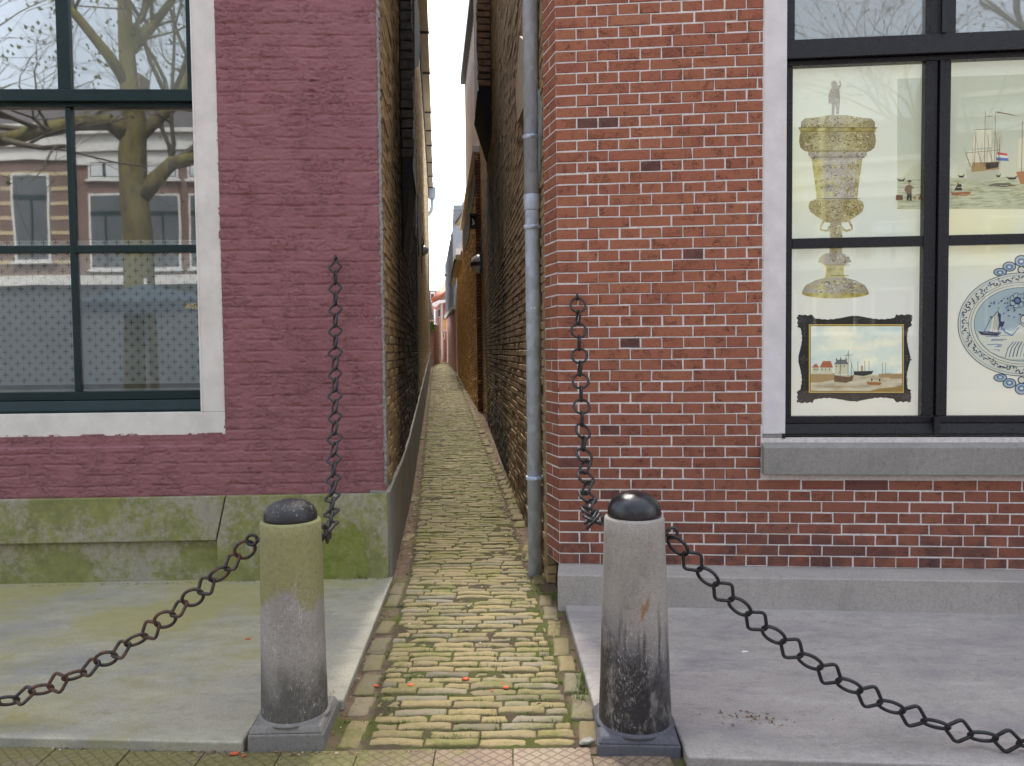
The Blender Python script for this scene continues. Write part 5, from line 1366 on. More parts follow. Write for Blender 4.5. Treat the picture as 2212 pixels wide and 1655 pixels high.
# --- seascape
def _sea(m):
    x = m.xyz(); s_ = m.ma('ADD', x[2], m.ma('MULTIPLY', m.ma('SUBTRACT', m.noise(2.2, 4), .5), .35))
    return m.ramp(m.rng(s_, 1.75, 2.45, 0, 1, False), [(.0, (.72, .66, .47)), (.4, (.78, .69, .42)), (.75, (.60, .57, .42)), (1, (.50, .50, .40))])
def _wav(m):
    a = m.noise(16, 5, .65, m.map(None, (1, 1, 7), (0, .04, 0))); return m.ramp(a, [(.32, (.26, .26, .16)), (.5, (.48, .48, .32)), (.68, (.60, .59, .42))])
p = PR()
p.poly([(1938, 452), (2290, 452), (2290, 158), (1938, 170)], printed('sea_sky_print', _sea, GL)); p.poly([(1938, 452), (2290, 452), (2290, 378), (2120, 385), (1938, 384)], printed('sea_print', _wav, GL*.9))
p.poly([(1945, 388), (1972, 358), (2000, 352), (2010, 388)], ink('hill_ink', (.55, .53, .36)))
sail, sail2, flag_b = ink('sail_ink', (.72, .66, .50)), ink('sail_shadow_ink', (.52, .49, .37)), ink('flag_blue', (.10, .16, .40))
flag_r, flag_w = ink('flag_red', (.62, .08, .07)), ink('flag_white', (.75, .74, .70))
p.poly([(2085, 366), (2160, 362), (2157, 384), (2140, 390), (2098, 390), (2088, 382)], sail2); p.poly([(2100, 350), (2157, 349), (2158, 366), (2098, 372)], tan); p.poly([(2128, 352), (2158, 350), (2156, 362), (2130, 366)], dk)
p.poly([(2108, 282), (2140, 280), (2143, 318), (2098, 322)], sail); p.poly([(2142, 278), (2160, 276), (2168, 300), (2162, 322), (2146, 318)], sail2); p.poly([(2092, 326), (2146, 322), (2150, 350), (2086, 352)], sail)
for (u0, v0, u1, v1) in ((2128, 240, 2126, 360), (2150, 242, 2148, 356), (2108, 284, 2104, 362), (2084, 331, 2160, 324), (2103, 281, 2144, 279), (2086, 333, 2100, 366), (2130, 252, 2145, 251)): p.line([(u0, v0), (u1, v1)], 1.0, br_)
p.poly([(2154, 329), (2176, 332), (2175, 337), (2153, 334)], flag_r); p.poly([(2153, 334), (2175, 337), (2177, 342), (2152, 340)], flag_w); p.poly([(2152, 340), (2177, 342), (2179, 348), (2151, 347)], flag_b)
p.poly([(2152, 241), (2180, 246), (2200, 252), (2178, 248), (2152, 244)], br_)
for (u, v, w_) in ((1936, 388, 20), (2068, 380, 16), (2172, 384, 26), (2150, 379, 12)): p.poly([(u, v-3), (u+w_*.3, v), (u+w_*.7, v), (u+w_, v-5), (u+w_*.8, v+4), (u+w_*.25, v+4)], dk)
p.poly([(2052, 412), (2060, 416), (2095, 414), (2098, 408), (2096, 418), (2086, 424), (2056, 422)], ink('ink_boat', (.34, .13, .05))); p.poly([(2060, 412), (2068, 398), (2076, 398), (2078, 412)], dk); p.ell(2069, 396, 3, 3, tan, 10)
p.poly([(2130, 401), (2150, 396), (2180, 396), (2196, 402), (2160, 405)], ink('ink_whale', (.15, .14, .10)))
p.poly([(2194, 372), (2240, 366), (2240, 398), (2204, 398)], ink('hull_orange', (.45, .20, .08))); p.poly([(2200, 300), (2240, 290), (2240, 360), (2198, 364)], sail); p.line([(2206, 372), (2208, 262)], 1.2, br_)
for i in range(16): u = R.uniform(2092, 2160); p.line([(u, R.uniform(352, 362)), (u+R.uniform(-14, 14), R.uniform(284, 330))], .5, br_)
for i in range(60):
    u, v = R.uniform(1940, 2212), R.uniform(396, 450); p.line([(u, v), (u+R.uniform(5, 14), v+R.uniform(-2, 1)), (u+R.uniform(16, 26), v+R.uniform(-1, 2))], R.uniform(.5, 1.1), R.choice((ink('wave_dark', (.30, .29, .18)), ink('wave_light', (.70, .68, .52)))) if i < 2 else R.choice((sail2, sail, tan)))
# fisherman
p.ell(1963, 396, 2.6, 3, tan, 10); p.poly([(1958, 394), (1968, 394), (1966, 390), (1961, 390)], dk); p.poly([(1956, 402), (1964, 399), (1969, 403), (1974, 408), (1968, 409), (1968, 419), (1957, 420), (1952, 410)], br_)
p.poly([(1958, 418), (1968, 418), (1968, 434), (1964, 434), (1963, 424), (1961, 434), (1957, 433)], dk); p.rect(1934, 1949, 422, 433, br_); p.rect(1972, 1977, 424, 432, tan)
p.poly([(1986, 420), (1990, 408), (1996, 408), (2006, 420), (2006, 432), (1982, 432)], ink('ink_coat', (.30, .10, .05))); p.ell(1989, 405, 3, 3, tan, 10)
p.done('seascape_print')
# --- blue and white dish
W_, B1, B2, B3 = ink('dish_white', (.64, .61, .53)), ink('dish_dark_blue', (.018, .026, .075)), ink('dish_blue', (.11, .18, .36)), ink('dish_pale_blue', (.36, .42, .46))
p = PR(); cu, cv = 2206, 701
def crest(v0, sg):
    for (du, dv, ru, rv) in ((0, 28, 15, 13), (-26, 16, 15, 11), (26, 16, 15, 11), (-46, 4, 15, 9), (46, 4, 15, 9)):
        p.ell(cu+du, v0-sg*dv, ru, rv, B1, 20); p.ell(cu+du, v0-sg*dv, ru-2.2, rv-2.2, B3, 20); p.ell(cu+du, v0-sg*(dv-1), ru*.55, rv*.55, B2, 16); p.ell(cu+du, v0-sg*(dv-1), ru*.25, rv*.25, W_, 12)
    p.ell(cu, v0-sg*9, 9, 8, B1, 20); p.ell(cu, v0-sg*9, 6.5, 6, W_, 20)
crest(592, 1); crest(812, -1)
for (ru, rv, m_) in ((138, 112, B1), (136.5, 110.5, W_), (133, 107, B2), (132, 106, W_), (115, 91, B1), (114, 90, W_), (110, 86, B1), (109, 85, W_), (103, 80, B1), (102, 79, B3)): p.ell(cu, cv, ru, rv, m_, 72)
for i in range(110):
    a = 2*math.pi*i/110; r_ = 1+R.uniform(-.05, .05); u, v = cu+123.5*r_*math.cos(a), cv-98.5*r_*math.sin(a)
    t_ = a+1.57+R.uniform(-.5, .5); k_ = R.choice((-1, 1)); rr_ = R.uniform(2.4, 4.2)
    p.line([(u+rr_*math.cos(t_+k_*q), v+rr_*.9*math.sin(t_+k_*q)) for q in (0, .9, 1.8, 2.7, 3.6)], R.uniform(1.4, 2.6), R.choice((B1, B1, B2))); p.ell(u+rr_*math.cos(t_), v+rr_*math.sin(t_), 1.9, 1.5, B1, 8)
p.poly([(cu-100, 716), (cu+100, 716), (cu+92, 738), (cu+70, 760), (cu+30, 776), (cu-30, 776), (cu-70, 760), (cu-92, 738)], W_)
for i in range(26):
    v = 716+i*2.2; w_ = 100*math.sqrt(max(0, 1-((v-cv)/79)**2)); a = R.uniform(-w_, w_*.2); p.line([(cu+a, v), (cu+a+20, v+R.uniform(-1, 1)), (cu+min(w_, a+R.uniform(25, 60)), v)], R.uniform(.8, 1.8), R.choice((B1, B2, B2)))
p.poly([(2124, 715), (2136, 672), (2142, 714)], B3); p.poly([(2134, 716), (2140, 688), (2152, 672), (2158, 684), (2156, 706), (2150, 718)], W_); p.line([(2122, 716), (2134, 692), (2153, 671)], 1.6, B1)
for k in range(5): p.line([(2140+k*3.4, 716-k), (2146+k*2.5, 676+k*2)], .8, B1)
p.poly([(2150, 672), (2158, 680), (2157, 704), (2150, 718), (2154, 698)], B1); p.poly([(2108, 716), (2160, 718), (2150, 726), (2116, 724)], B1)
for (u, v, r_) in ((2193, 650, 17), (2212, 644, 13), (2230, 656, 15)):
    for k in range(7):
        a = 2*math.pi*k/7; p.ell(u+r_*.62*math.cos(a), v+r_*.62*math.sin(a), r_*.42, r_*.40, B1, 14); p.ell(u+r_*.62*math.cos(a), v+r_*.62*math.sin(a), r_*.34, r_*.32, B3, 14)
    p.ell(u, v, r_*.5, r_*.5, B1, 18); p.ell(u, v, r_*.28, r_*.28, B2, 14)
for i in range(34):
    u, v = R.uniform(2128, 2216), R.uniform(634, 690); a = R.uniform(-.9, .2); l = R.uniform(4, 9)
    if (u-2128)*.5+634 < v+14 and ((u-cu)/96)**2+((v-cv)/74)**2 < 1: p.poly([(u, v), (u+l*.5*math.cos(a)-2*math.sin(a), v+l*.5*math.sin(a)+2*math.cos(a)), (u+l*math.cos(a), v+l*math.sin(a)), (u+l*.5*math.cos(a)+2*math.sin(a), v+l*.5*math.sin(a)-2*math.cos(a))], R.choice((B1, B2, B2)))
# seated person with a cup
p.poly([(2150, 768), (2162, 736), (2185, 728), (2196, 735), (2240, 735), (2250, 772), (2190, 776)], W_); p.poly([(2186, 735), (2190, 708), (2198, 700), (2216, 700), (2224, 712), (2226, 738)], W_)
for k in range(9): p.line([(2166+k*8, 772-k*.5), (2172+k*7.5, 752), (2184+k*6, 738)], R.uniform(1.2, 2.6), R.choice((B1, B1, B2)))
p.line([(2194, 706), (2180, 724), (2166, 716), (2160, 710)], 6, B2); p.line([(2194, 705), (2180, 722), (2166, 714)], 3, W_); p.poly([(2152, 695), (2165, 695), (2161, 706), (2156, 706)], B1); p.line([(2158, 705), (2158, 713)], 1.8, B1)
p.ell(2207, 690, 9, 11, B1, 18); p.ell(2206, 691, 6.5, 8, W_, 18); p.line([(2196, 699), (2206, 706), (2218, 699)], 1.6, B1); p.ell(2203.5, 690, .9, .9, B1, 6); p.ell(2208.5, 690, .9, .9, B1, 6); p.line([(2203, 696), (2208, 696)], .8, B1)
p.done('dish_print')
# ================================================================== SMALL THINGS ON THE GROUND
def surf(u, v):
    """where the picture point (u, v) meets slab, paving or pavers"""
    d = ray(u, v)
    for t in np.linspace(2.2, 9, 3000):
        p = CAM+d*(t/d.y)
        if p.y > 2.64 and p.x < -.68: h = slab_z(p.y)
        elif p.y > 2.53 and p.x > .32 : h = slab_z(p.y)
        elif p.y > 2.66: h = floor_z(p.y)+.004
        else: h = -.003
        if p.z <= h: return Vector((p.x, p.y, h))
    return p
def shard(p, r, mat, name, label, cat, group=None, flat=.38):
    k = R.randint(5, 7); a0 = R.random()*6; ring = []
    for i in range(k):
        a = a0+2*math.pi*(i+R.uniform(-.25, .25))/k; q = r*R.uniform(.6, 1.15); ring.append((q*math.cos(a), q*math.sin(a)*.75))
    lo = [(p.x+x, p.y+y, p.z+.0005) for x, y in ring]; hi = [(p.x+x*.8+r*.1, p.y+y*.8, p.z+r*flat*R.uniform(.6, 1.5)) for x, y in ring]
    mb = MB(); mb.add(lo+hi, [tuple(range(k-1, -1, -1)), tuple(range(k, 2*k))]+[(i, (i+1) % k, (i+1) % k+k, i+k) for i in range(k)], mat)
    o = mb.build(name, bevel=r*.12, seg=1); return tag(o, label, cat, group)
SG = 'orange terracotta shards on the ground'
for (u, v, r, lb) in ((535, 1381, .017, 'orange terracotta shard with a mossy end on the slab behind the mossy bollard'), (1005, 1469, .022, 'largest rounded orange terracotta shard in the middle of the alley bricks'),
                      (811, 1484, .017, 'folded orange terracotta shard near the left edge of the alley bricks'), (886, 1482, .016, 'thin orange terracotta sliver left of the largest shard in the alley'),
                      (1093, 1487, .018, 'broken orange terracotta shard right of the largest shard in the alley'), (1086, 1477, .008, 'tiny orange crumb behind the broken shard in the alley'), (1063, 1492, .007, 'tiny orange crumb left of the broken shard in the alley'),
                      (507, 1630, .018, 'orange terracotta shard on the ribbed pavers before the mossy bollard'), (527, 1634, .010, 'flat orange chip right of the shard on the ribbed pavers')):
    shard(surf(u, v), r, TERRA, 'terracotta_shard', lb, 'shard', SG)
shard(surf(1608, 1409), .017, SHELLM, 'shell', 'white shell lying on the blue grey slab behind the black chain', 'shell', None, .3)
shard(surf(725, 1328), .010, SHELLM, 'chalk_chip', 'small white chip on the slab between the mossy bollard and the alley', 'chip')
shard(surf(1207, 1303), .010, SHELLM, 'pebble', 'white pebble at the right edge of the alley beside the blue grey slab', 'pebble', 'pebbles between the alley bricks')
for (u, v, lb) in ((1037, 1390, 'pale grey pebble in the alley above the largest orange shard'), (1008, 1362, 'grey pebble in a joint of the alley bricks, further back than the shards'), (884, 1349, 'white pebble in a joint at the left of the alley'), (1012, 1310, 'small pale pebble in the middle of the alley near the pipe foot')):
    shard(surf(u, v), .008, simple('grey_pebble', (.42, .42, .43), .7, .15, 40, .2), 'pebble', lb, 'pebble', 'pebbles between the alley bricks', .5)
bg = surf(1270, 1612); mbk = bg
shard(surf(1266, 1606), .04, simple('grey_cobble', (.24, .23, .20), .85, .3, 30, .5, 80), 'cobble', 'rough grey cobble between the alley bricks and the base of the blackened bollard', 'stone', None, .35)
# litter: bits of leaf, sand and twig along the edges
LEAFB = simple('dry_leaf', (.15, .075, .045), .8, .5, 60, .1); LEAFY = simple('pale_bit', (.34, .27, .19), .8, .4, 60, .1)
mb = MB()
def bit(p, s):
    a = R.random()*6.28; dx, dy = s*math.cos(a), s*math.sin(a); w = R.uniform(.25, .6)
    n1 = (p.x+dx, p.y+dy, p.z+R.uniform(0, s*.5)); n2 = (p.x-dy*w, p.y+dx*w, p.z+.001+R.uniform(0, s*.5)); n3 = (p.x-dx, p.y-dy, p.z+R.uniform(0, s*.3)); n4 = (p.x+dy*w, p.y-dx*w, p.z+R.uniform(0, s*.5))
    mb.add([n1, n2, n3, n4], [(0, 1, 2), (0, 2, 3)], R.choice((LEAFB, LEAFB, LEAFB, LEAFY)))
for i in range(2600):
    k = R.random()
    if k < .34: Y = R.uniform(2.75, 9)**1.0; X = float(np.interp(Y, [2.74, 4.45, 6.6, 28], [-.69, -.735, -.87, -2.9]))+abs(R.gauss(0, .045))+.015; Z = floor_z(Y)+.004
    elif k < .60: Y = R.uniform(2.7, 9); X = float(np.interp(Y, [2.9, 4.1, 4.3, 13.3], [.305, .25, .17, -.54]))-abs(R.gauss(0, .05))-.01; Z = floor_z(Y)+.004
    elif k < .74: X = R.uniform(-3.2, -.3); Y = (2.645+.058*(-X-.75) if X < -.7 else 2.65)-abs(R.gauss(0, .014)); Z = -.004
    elif k < .82: X = R.uniform(.59, 2.6); Y = 2.526-.073*(X-.567)-abs(R.gauss(0, .02)); Z = -.003
    elif k < .88: X = R.uniform(.580, .592); Y = R.uniform(2.54, 2.84); Z = .012
    elif k < .905: X, Y = R.gauss(.88, .10), R.gauss(2.78, .03); Z = slab_z(Y)+.0005
    else: s = R.uniform(0, 2.6); p = LF.W(s, 0, .028+abs(R.gauss(0, .012))); X, Y, Z = p.x, p.y, slab_z(p.y)+.001
    bit(Vector((X, Y, Z)), R.uniform(.003, .009)*(1 if Y < 4.8 else 1.5))
tag(mb.build('leaf_litter'), 'brown leaf bits and grit along the slab edges and the alley sides', 'litter', None, 'stuff')
# green in the joints
GRS = Mt('grass_blades', .55, .3); t_ = GRS.tint(); GRS.base(GRS.ramp(t_[0], [(0, (.045, .085, .012)), (.5, (.085, .15, .02)), (1, (.17, .22, .045))])); GRS = GRS.mat
def blade(mb, p, h, lean, w):
    a = R.random()*6.28; dx, dy = math.cos(a), math.sin(a); V = []
    for i in range(4):
        f = i/3; off = lean*f*f; ww = w*(1-f*.92); c = Vector((p.x+dx*off, p.y+dy*off, p.z+h*f*(1-.25*f*lean/max(h, .001)*.5)))
        V += [(c.x-dy*ww, c.y+dx*ww, c.z), (c.x+dy*ww, c.y-dx*ww, c.z)]
    t = R.random(); mb.add(V, [(0, 1, 3, 2), (2, 3, 5, 4), (4, 5, 7, 6)], GRS, (t, t, t), True)
mb = MB()
cl = []
for i in range(330):
    Y = 2.72+abs(R.gauss(0, 1.0)); Y = Y if Y < 5.2 else R.uniform(2.8, 4.5)
    xc, hw = alley_xc(Y), alley_hw(Y); X = xc+R.uniform(-hw, hw) if R.random() < .78 else xc+R.choice((-1, 1))*(hw+R.uniform(.01, .1))
    cl.append((X, round((Y-2.735)/.0525)*.0525+2.735))
for (X, Y) in cl:
    for k in range(R.randint(5, 26)):
        x = X+R.gauss(0, .018); y = Y+R.gauss(0, .004); blade(mb, Vector((x, y, floor_z(y)-.006)), R.uniform(.009, .022), R.uniform(.002, .016), R.uniform(.001, .0022))
tag(mb.build('joint_grass'), 'small grass and moss growing in the joints of the alley bricks', 'grass', None, 'stuff')
def tuft(pts, n, h, lean, label, w=.0016):
    mb = MB()
    for (u, v) in pts:
        p = surf(u, v); p.z -= .006
        for i in range(n): blade(mb, p+Vector((R.gauss(0, .012), R.gauss(0, .008), 0)), h*R.uniform(.5, 1.1), lean*R.uniform(.2, 1.1), w*R.uniform(.6, 1.3))
    return tag(mb.build('grass_tuft'), label, 'grass', 'grass tufts at the wall and slab edges')
tuft([(1254, 1470), (1258, 1492), (1250, 1515)], 36, .07, .06, 'tall grass tuft at the edge of the blue grey slab, left of the blackened bollard')
tuft([(785, 1249), (779, 1250)], 20, .05, .03, 'grass tuft at the foot of the mossy plinth beside the alley')
tuft([(1198, 1287), (1204, 1296)], 16, .045, .05, 'grass tuft where the blue grey slab meets the plinth at the alley')
tuft([(838, 1501), (893, 1610)][:1], 14, .018, .012, 'grass tuft in the left edging bricks beside the mossy bollard')
tuft([(884, 1578)], 30, .014, .010, 'dense grass tuft between the first bricks of the alley')
tuft([(715, 1501)], 9, .035, .03, 'grass tuft behind the base of the mossy bollard')
# leafy weed
p0 = surf(1683, 1296); t = thing('weed', p0, 'small weed with one upright broad leaf growing at the foot of the grey plinth', 'plant')
mb = MB()
for i in range(10): blade(mb, p0+Vector((R.gauss(-.02, .015), R.gauss(0, .004), -.003)), R.uniform(.02, .042), R.uniform(.005, .03), .0013)
mb.build('blades', t)
LEAFG = simple('fresh_leaf', (.085, .19, .022), .5, .25, 60, .2); mb = MB()
def leaf(p, L_, w, ang, tilt):
    V = []; d = Vector((math.sin(ang), -.15, math.cos(ang))).normalized(); sd = Vector((math.cos(ang), .25, -math.sin(ang))).normalized()
    for i in range(8):
        f = i/7; ww = w*math.sin(math.pi*min(1, .08+f*.92))**.8*(.6+.5*f); c = p+d*L_*f; V += [tuple(c-sd*ww+Vector((0, tilt*ww, 0))), tuple(c), tuple(c+sd*ww+Vector((0, tilt*ww, 0)))]
    F = []
    for i in range(7): F += [(i*3, i*3+1, i*3+4, i*3+3), (i*3+1, i*3+2, i*3+5, i*3+4)]
    mb.add(V, F, LEAFG, (.5, .5, .5), True)
leaf(p0+Vector((.010, 0, 0)), .052, .012, .06, -.5); leaf(p0+Vector((.012, -.005, 0)), .028, .007, 1.3, .3); leaf(p0+Vector((.0, -.005, 0)), .022, .006, -1.2, .3); mb.build('leaf', t)
p0 = atY(930, 705, 28.2); mb = MB()
for i in range(120): leaf(p0+Vector((R.gauss(0, .07), R.gauss(0, .1), R.gauss(0, .13))), R.uniform(.05, .09), R.uniform(.015, .03), R.uniform(-3, 3), R.uniform(-.5, .5))
t = mb.build('climbing_plant'); tag(t, 'leafy plant on top of the garden wall at the end of the purple house', 'plant')

# ================================================================== ACROSS THE STREET (seen in the window panes)
def mirror(p, fr=LF, n=-.08):
    p = Vector(p); O = Vector(fr.O)+Vector(fr.N)*n; N = Vector(fr.N); return p-N*(2*(p-O).dot(N))
BARK = Mt('mossy_bark', .95, .15); x_ = BARK.xyz(); bn = BARK.noise(9, 5, .65, BARK.map(None, (1, 1, .35)))
BARK.base(BARK.mix(BARK.rng(bn, .35, .6), (.085, .068, .040), (.150, .135, .045))); BARK.bump(bn, .8, .03); BARK = BARK.mat
TWIG = simple('twig_bark', (.09, .075, .05), .9, .2, 20, 0)
BUD = simple('spring_leaf', (.14, .17, .035), .7, .2, 20, 0)
def grow(mb, mt, p, d, L_, r, depth, lv):
    n = 4 if depth > 1 else 3; pts = [p]; rr = [r]; q = Vector(p); dd = Vector(d)
    for i in range(n):
        dd = (dd+Vector((R.gauss(0, .16), R.gauss(0, .16), R.gauss(.03, .13)))).normalized(); q = q+dd*L_/n; pts.append(q.copy()); rr.append(r*(1-.45*(i+1)/n))
    mb.tube(pts, rr, mt, 7 if r > .05 else 4 if r > .012 else 3)
    if depth <= 0:
        if lv is not None and R.random() < .35:
            for k in range(2): 
                a = q+Vector((R.gauss(0, .05), R.gauss(0, .05), R.gauss(0, .05))); e = .025; lv.add([tuple(a), tuple(a+Vector((e, R.uniform(-e, e), e))), tuple(a+Vector((0, e, 2*e))), tuple(a+Vector((-e, R.uniform(-e, e), e)))], [(0, 1, 2, 3)], BUD)
        return
    for k in range(R.choice((2, 3, 3))):
        i = R.randint(max(1, n-2), n); dirn = (dd+Vector((R.gauss(0, .55), R.gauss(0, .55), R.gauss(.05, .40)))).normalized()
        grow(mb, mt, pts[i], dirn, L_*R.uniform(.62, .85), max(.004, rr[i]*R.uniform(.5, .75)), depth-1, lv)
def tree(mirrored_axis, limbs, label, rad):
    base = mirrored_axis[0]; t = thing('street_tree', (base.x, base.y, -.06), label, 'tree', 'bare trees across the street')
    mb = MB(); mb.tube(mirrored_axis, rad, BARK, 14); mb.build('trunk', t)
    m1, lv = MB(), MB()
    for (pts, r0, r1) in limbs:
        n = len(pts); m1.tube(pts, [r0+(r1-r0)*i/(n-1) for i in range(n)], BARK, 9)
    m1.build('limb', t)
    m2 = MB()
    for (pts, r0, r1) in limbs+[(mirrored_axis[-3:], rad[-2], rad[-1])]:
        for k in range(12):
            i = R.randint(len(pts)//2, len(pts)-1); d = (pts[i]-pts[i-1]).normalized()
            grow(m2, TWIG, pts[i], (d+Vector((R.gauss(0, .6), R.gauss(0, .6), R.gauss(.45, .4)))).normalized(), R.uniform(1.2, 1.9), r1*R.uniform(.35, .6)+.012, 4, lv)
    m2.build('branches', t)
    if lv.V: lv.build('leaves', t)
    return t
YV = 12.5
va = lambda u, v, dy=0: mirror(atY(u, v, YV+dy))
ax = [va(303, 905), va(302, 840), va(300, 640), va(297, 520), va(288, 430), va(284, 330), va(288, 262), va(282, 190), va(276, 100), va(272, -40)]
ax[0].z = -.1
limbs = [([va(284, 300), va(235, 262, -.2), va(160, 262, -.5), va(90, 280, -.9), va(0, 300, -1.4), va(-90, 290, -1.9)], .15, .08),
         ([va(300, 425), va(335, 385, .1), va(370, 352, .3), va(430, 340, .5), va(500, 330, .8)], .15, .08),
         ([va(290, 300), va(330, 262, .2), va(372, 225, .3), va(420, 150, .5), va(440, 40, .6)], .12, .06),
         ([va(282, 190), va(235, 120, -.3), va(160, 30, -.5), va(90, -60, -.6)], .10, .05),
         ([va(278, 120), va(330, 60, .3), va(390, -20, .6)], .09, .05)]
tree(ax, limbs, 'mossy bare street tree mirrored in the panes of the purple house', [.30, .265, .235, .22, .205, .20, .17, .14, .12, .08])
b2 = Vector((9.6, -8.5, -.1)); P = lambda x, y, z: Vector((9.6+x, -8.5+y, z))
tree([P(0, 0, -.1), P(.05, 0, 1.5), P(0, .05, 3), P(-.1, 0, 4.4), P(-.2, .1, 6), P(-.2, .2, 8)], [([P(-.05, 0, 3.2), P(-1, .3, 4.0), P(-2.2, .6, 4.6), P(-3.6, .9, 5.4)], .14, .06), ([P(-.1, 0, 4.2), P(.9, .4, 5), P(2, .6, 6)], .13, .06), ([P(-.15, 0, 4.6), P(-1.2, .8, 5.8), P(-2, 1.2, 7.2)], .12, .05)],
     'bare street tree mirrored in the display window of the red house', [.26, .23, .21, .18, .13, .08])
# terrace of houses
HB = [Mt('terrace_brick_'+n, .85, .2) for n in ('brown', 'red', 'dark', 'plum')]
for m, (c1, c2) in zip(HB, (((.11, .065, .050), (.085, .05, .042)), ((.125, .062, .048), (.095, .048, .038)), ((.11, .07, .055), (.085, .055, .045)), ((.18, .095, .075), (.13, .07, .06)))):
    v = m.n('ShaderNodeTexBrick'); m.put(v.inputs['Vector'], m.map(None, (1, 1, 1), (math.pi/2, 0, 0)))
    for k, q in (('Color1', (*c1, 1)), ('Color2', (*c2, 1)), ('Mortar', (.2, .17, .15, 1)), ('Scale', 1.), ('Mortar Size', .008), ('Brick Width', .21), ('Row Height', .065)): v.inputs[k].default_value = q
    m.base(v.outputs[0])
HB = [m.mat for m in HB]
SAND = simple('sandstone_band', (.33, .27, .17), .8, .1, 6, .1); HW = simple('terrace_white', (.44, .44, .42), .5, .06, 4, 0)
HG = Mt('terrace_glass', .05, .8); HG.base((.03, .035, .04)); HG = HG.mat; CURT = simple('net_curtain', (.42, .44, .45), .9, .15, 30, 0); SHOPG = simple('grey_shop_front', (.035, .045, .055), .6, .1, 4, 0)
mvec = lambda u, v, Y=27.5: mirror(atY(u, v, Y))
pc = mvec(290, 600); YH = pc.y
dirx = (mirror(Vector((1, 27.5, 1)))-mirror(Vector((0, 27.5, 1)))).normalized()
HF = Frame((pc.x, pc.y, 0), tuple(dirx), (dirx.y*-1 if False else -dirx.y, dirx.x, 0))
if HF.N[1] < 0: HF.N = -HF.N
hz = lambda v: mvec(290, v).z
hs_ = lambda u: float(np.dot(np.array(mvec(u, 600))-HF.O, HF.T))
def terrace(a, b, brick, striped, top, label, wins, floors, shop):
    t = thing('terrace_house', HF.W((a+b)/2, 0, 0), label, 'house', 'terraced houses across the street')
    mb = MB(); mb.box(HF, a, b, -.1, top, -7, 0, brick)
    if striped:
        z = hz(600)
        while z < top-1.2:
            mb.box(HF, a+.02, b-.02, z, z+.13, -.01, .02, SAND); z += .52
    mb.build('wall', t)
    mb = MB(); mb.box(HF, a, b, top-1.05, top-.62, 0, .10, HW); mb.box(HF, a, b, top-.60, top-.02, -.5, .22, HW); mb.box(HF, a, b, top-.02, top+.13, -7, .40, HW); mb.build('cornice', t)
    mb = MB(); mb.prism(Frame(HF.pts(a, 0, 0), -HF.N, HF.T), [(.0, top+.13), (7, top+.13), (3.5, top+2.3)], 0, b-a, ROOFT); mb.build('roof', t)
    mb = MB(); mb.box(HF, a+.4, a+1.0, top+1.2, top+3.3, -4, -3.2, brick); mb.build('chimney', t)
    mb = MB(); zs = hz(606); mb.box(HF, a, b, zs-.15, zs+.18, 0, .25, HW); mb.box(HF, a+.1, b-.1, .1, zs-.16, 0, .06, shop); mb.build('shop_front', t)
    for w in wins:
        for (z0, z1, cur) in floors:
            mb = MB(); mb.box(HF, w-.62, w+.62, z0-.06, z1+.08, 0, .07, HW); mb.box(HF, w-.70, w+.70, z0-.14, z0-.061, 0, .14, HW); f = mb.build('window', t)
            mb = MB(); mb.box(HF, w-.54, w+.54, z0+.02, z1, .05, .075, HG); mb.build('pane', f)
            mb = MB(); mb.box(HF, w-.03, w+.03, z0+.02, z0+(z1-z0)*.72, .076, .10, GREEN); mb.box(HF, w-.54, w+.54, z0+(z1-z0)*.72, z0+(z1-z0)*.78, .076, .10, GREEN); mb.build('sash', f)
            if cur:
                mb = MB(); mb.box(HF, w-.50, w-.06, z0+.05, z1-.04, .0765, .079, CURT); mb.box(HF, w+.06, w+.50, z0+.05, z1-.04, .0765, .079, CURT); mb.build('curtain', f)
    return t
fl = [(hz(385), hz(342), True), (hz(578), hz(424), False)]
top_h = hz(285)
# s grows to the right of the mirrored picture
A0, A1, A2 = hs_(-420), hs_(163), hs_(480)
terrace(A0, A1, HB[0], True, top_h+.1, 'brown brick terrace house with sandstone bands, mirrored in the purple house', [hs_(-330), hs_(-130), hs_(72)], [(hz(560), hz(378), False)], SHOPG)
terrace(A1, A2, HB[1], False, top_h-.1, 'red brown terrace house with white cornice and arched windows behind the mossy tree', [hs_(237), hs_(356), hs_(450)], fl, SHOPG)
x = A2
for i, (w, bk_, tp) in enumerate(((6.5, 2, 6.6), (5.5, 3, 8.4), (7., 0, 7.2), (6., 1, 9.0), (8., 2, 6.0))):
    lb = ('dark low terrace house next to the red brown one, across the street', 'plum terrace house of middle height across the street, opposite the alley', 'brown plain terrace house across the street, opposite the red house', 'tall red terrace house across the street, mirrored in the display window', 'wide low dark terrace house at the end of the row across the street')[i]
    terrace(x, x+w, HB[bk_], False, tp, lb, [x+w*.25, x+w*.5, x+w*.75], [(3.9, 5.3, i % 2 == 0), (1.9, 3.2, False)], SHOPG); x += w
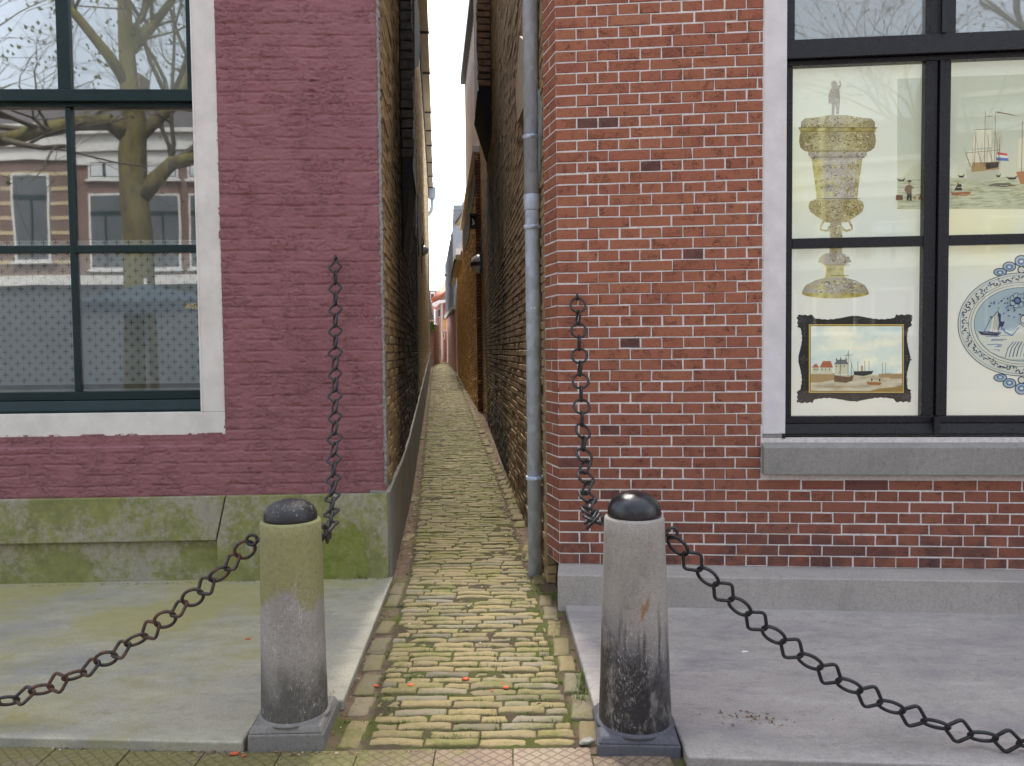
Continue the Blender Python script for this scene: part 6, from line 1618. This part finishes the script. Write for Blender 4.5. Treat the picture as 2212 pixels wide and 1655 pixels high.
# parasol with lettering on its valance
YP = 10.5
vp = lambda u, v, dy=0: mirror(atY(u, v, YP+dy))
pb = vp(310, 800); pb.z = -.03; pa = thing('parasol', pb, 'dark blue green parasol with yellow lettering on its valance, mirrored in the frosted pane', 'parasol')
CANV = simple('dark_blue_canvas', (.018, .035, .055), .8, .1, 4, 0)
ul, ur = 150, 475
c4 = [vp(ul, 652), vp(ur, 646), vp(ur-20, 650, 2.0), vp(ul+20, 654, 2.0)]
apx = vp(310, 612, 1.0); lw_ = Vector((0, 0, -.17)); mb = MB()
for i in range(4):
    p, q = c4[i], c4[(i+1) % 4]; mb.add([tuple(p), tuple(q), tuple(apx)], [(0, 1, 2)], CANV)
    inn = (c4[(i+2) % 4]-q).normalized()*.006; mb.add([tuple(p), tuple(q), tuple(q+lw_), tuple(p+lw_)]+[tuple(x_+inn) for x_ in (p, q, q+lw_, p+lw_)], [(0, 1, 2, 3), (7, 6, 5, 4), (3, 2, 6, 7)], CANV)
mb.build('canopy', pa)
mb = MB(); pc_ = vp(310, 800, 1.0); mb.tube([(apx.x, apx.y, -.03), apx+Vector((0, 0, .08))], .025, HW, 10); mb.build('pole', pa)
cu_ = bpy.data.curves.new('lettering', 'FONT'); cu_.body = 'PASTA'; cu_.size = .10; cu_.extrude = .002; cu_.align_x = 'LEFT'
to = bpy.data.objects.new('lettering', cu_); COL.objects.link(to)
dg = bpy.context.evaluated_depsgraph_get(); me = bpy.data.meshes.new_from_object(to.evaluated_get(dg)); bpy.data.objects.remove(to)
lo = bpy.data.objects.new('lettering', me); COL.objects.link(lo); me.materials.append(simple('yellow_lettering', (.70, .45, .03), .6, .05, 4, 0))
xr = (c4[0]-c4[1]); xr.z = 0; xr.normalize(); up_ = Vector((0, 0, 1)); nn = xr.cross(up_); wid = max(v.co.x for v in me.vertices)
e0 = vp(399, 665); f_ = (e0-c4[0]).dot((c4[1]-c4[0]).normalized()); e0 = c4[0]+(c4[1]-c4[0]).normalized()*f_+Vector((0, 0, -.12))+nn*.006
if nn.dot(Vector(LF.O)-e0) < 0: e0 -= nn*.012
M = Matrix((xr, up_, nn)).transposed().to_4x4(); M.translation = e0-xr*wid
lo.parent = pa; lo.matrix_parent_inverse = Matrix.Translation(-pa.location); lo.matrix_basis = M

# ================================================================== LIGHT
EL, AZ = math.radians(58), math.radians(-6.3)
sd = Vector((math.sin(AZ)*math.cos(EL), math.cos(AZ)*math.cos(EL), math.sin(EL)))
sun = bpy.data.lights.new('sun', 'SUN'); sun.energy = 2.2; sun.angle = math.radians(10); sun.color = (1, .94, .86)
so = bpy.data.objects.new('sun', sun); COL.objects.link(so); so.rotation_euler = sd.to_track_quat('Z', 'Y').to_euler(); so.location = sd*40
w = bpy.data.worlds.new('World'); SC.world = w; w.use_nodes = True; nt = w.node_tree
sky = nt.nodes.new('ShaderNodeTexSky'); sky.sky_type = 'NISHITA'; sky.sun_disc = False; sky.sun_elevation = EL; sky.sun_rotation = AZ
sky.air_density = 1.2; sky.dust_density = 3.5; sky.ozone_density = 1.0
hv = nt.nodes.new('ShaderNodeHueSaturation'); hv.inputs['Saturation'].default_value = .45
nt.links.new(sky.outputs[0], hv.inputs['Color']); nt.links.new(hv.outputs[0], nt.nodes['Background'].inputs[0]); nt.nodes['Background'].inputs[1].default_value = .15
SC.view_settings.view_transform = 'Standard'; SC.view_settings.look = 'None'; SC.view_settings.gamma = 1; SC.view_settings.exposure = 1.98
SC.render.engine = 'CYCLES'
cy = SC.cycles; cy.max_bounces = 10; cy.diffuse_bounces = 8; cy.glossy_bounces = 4; cy.transparent_max_bounces = 16; cy.caustics_reflective = False; cy.caustics_refractive = False; cy.sample_clamp_indirect = 6
cy.use_denoising = True
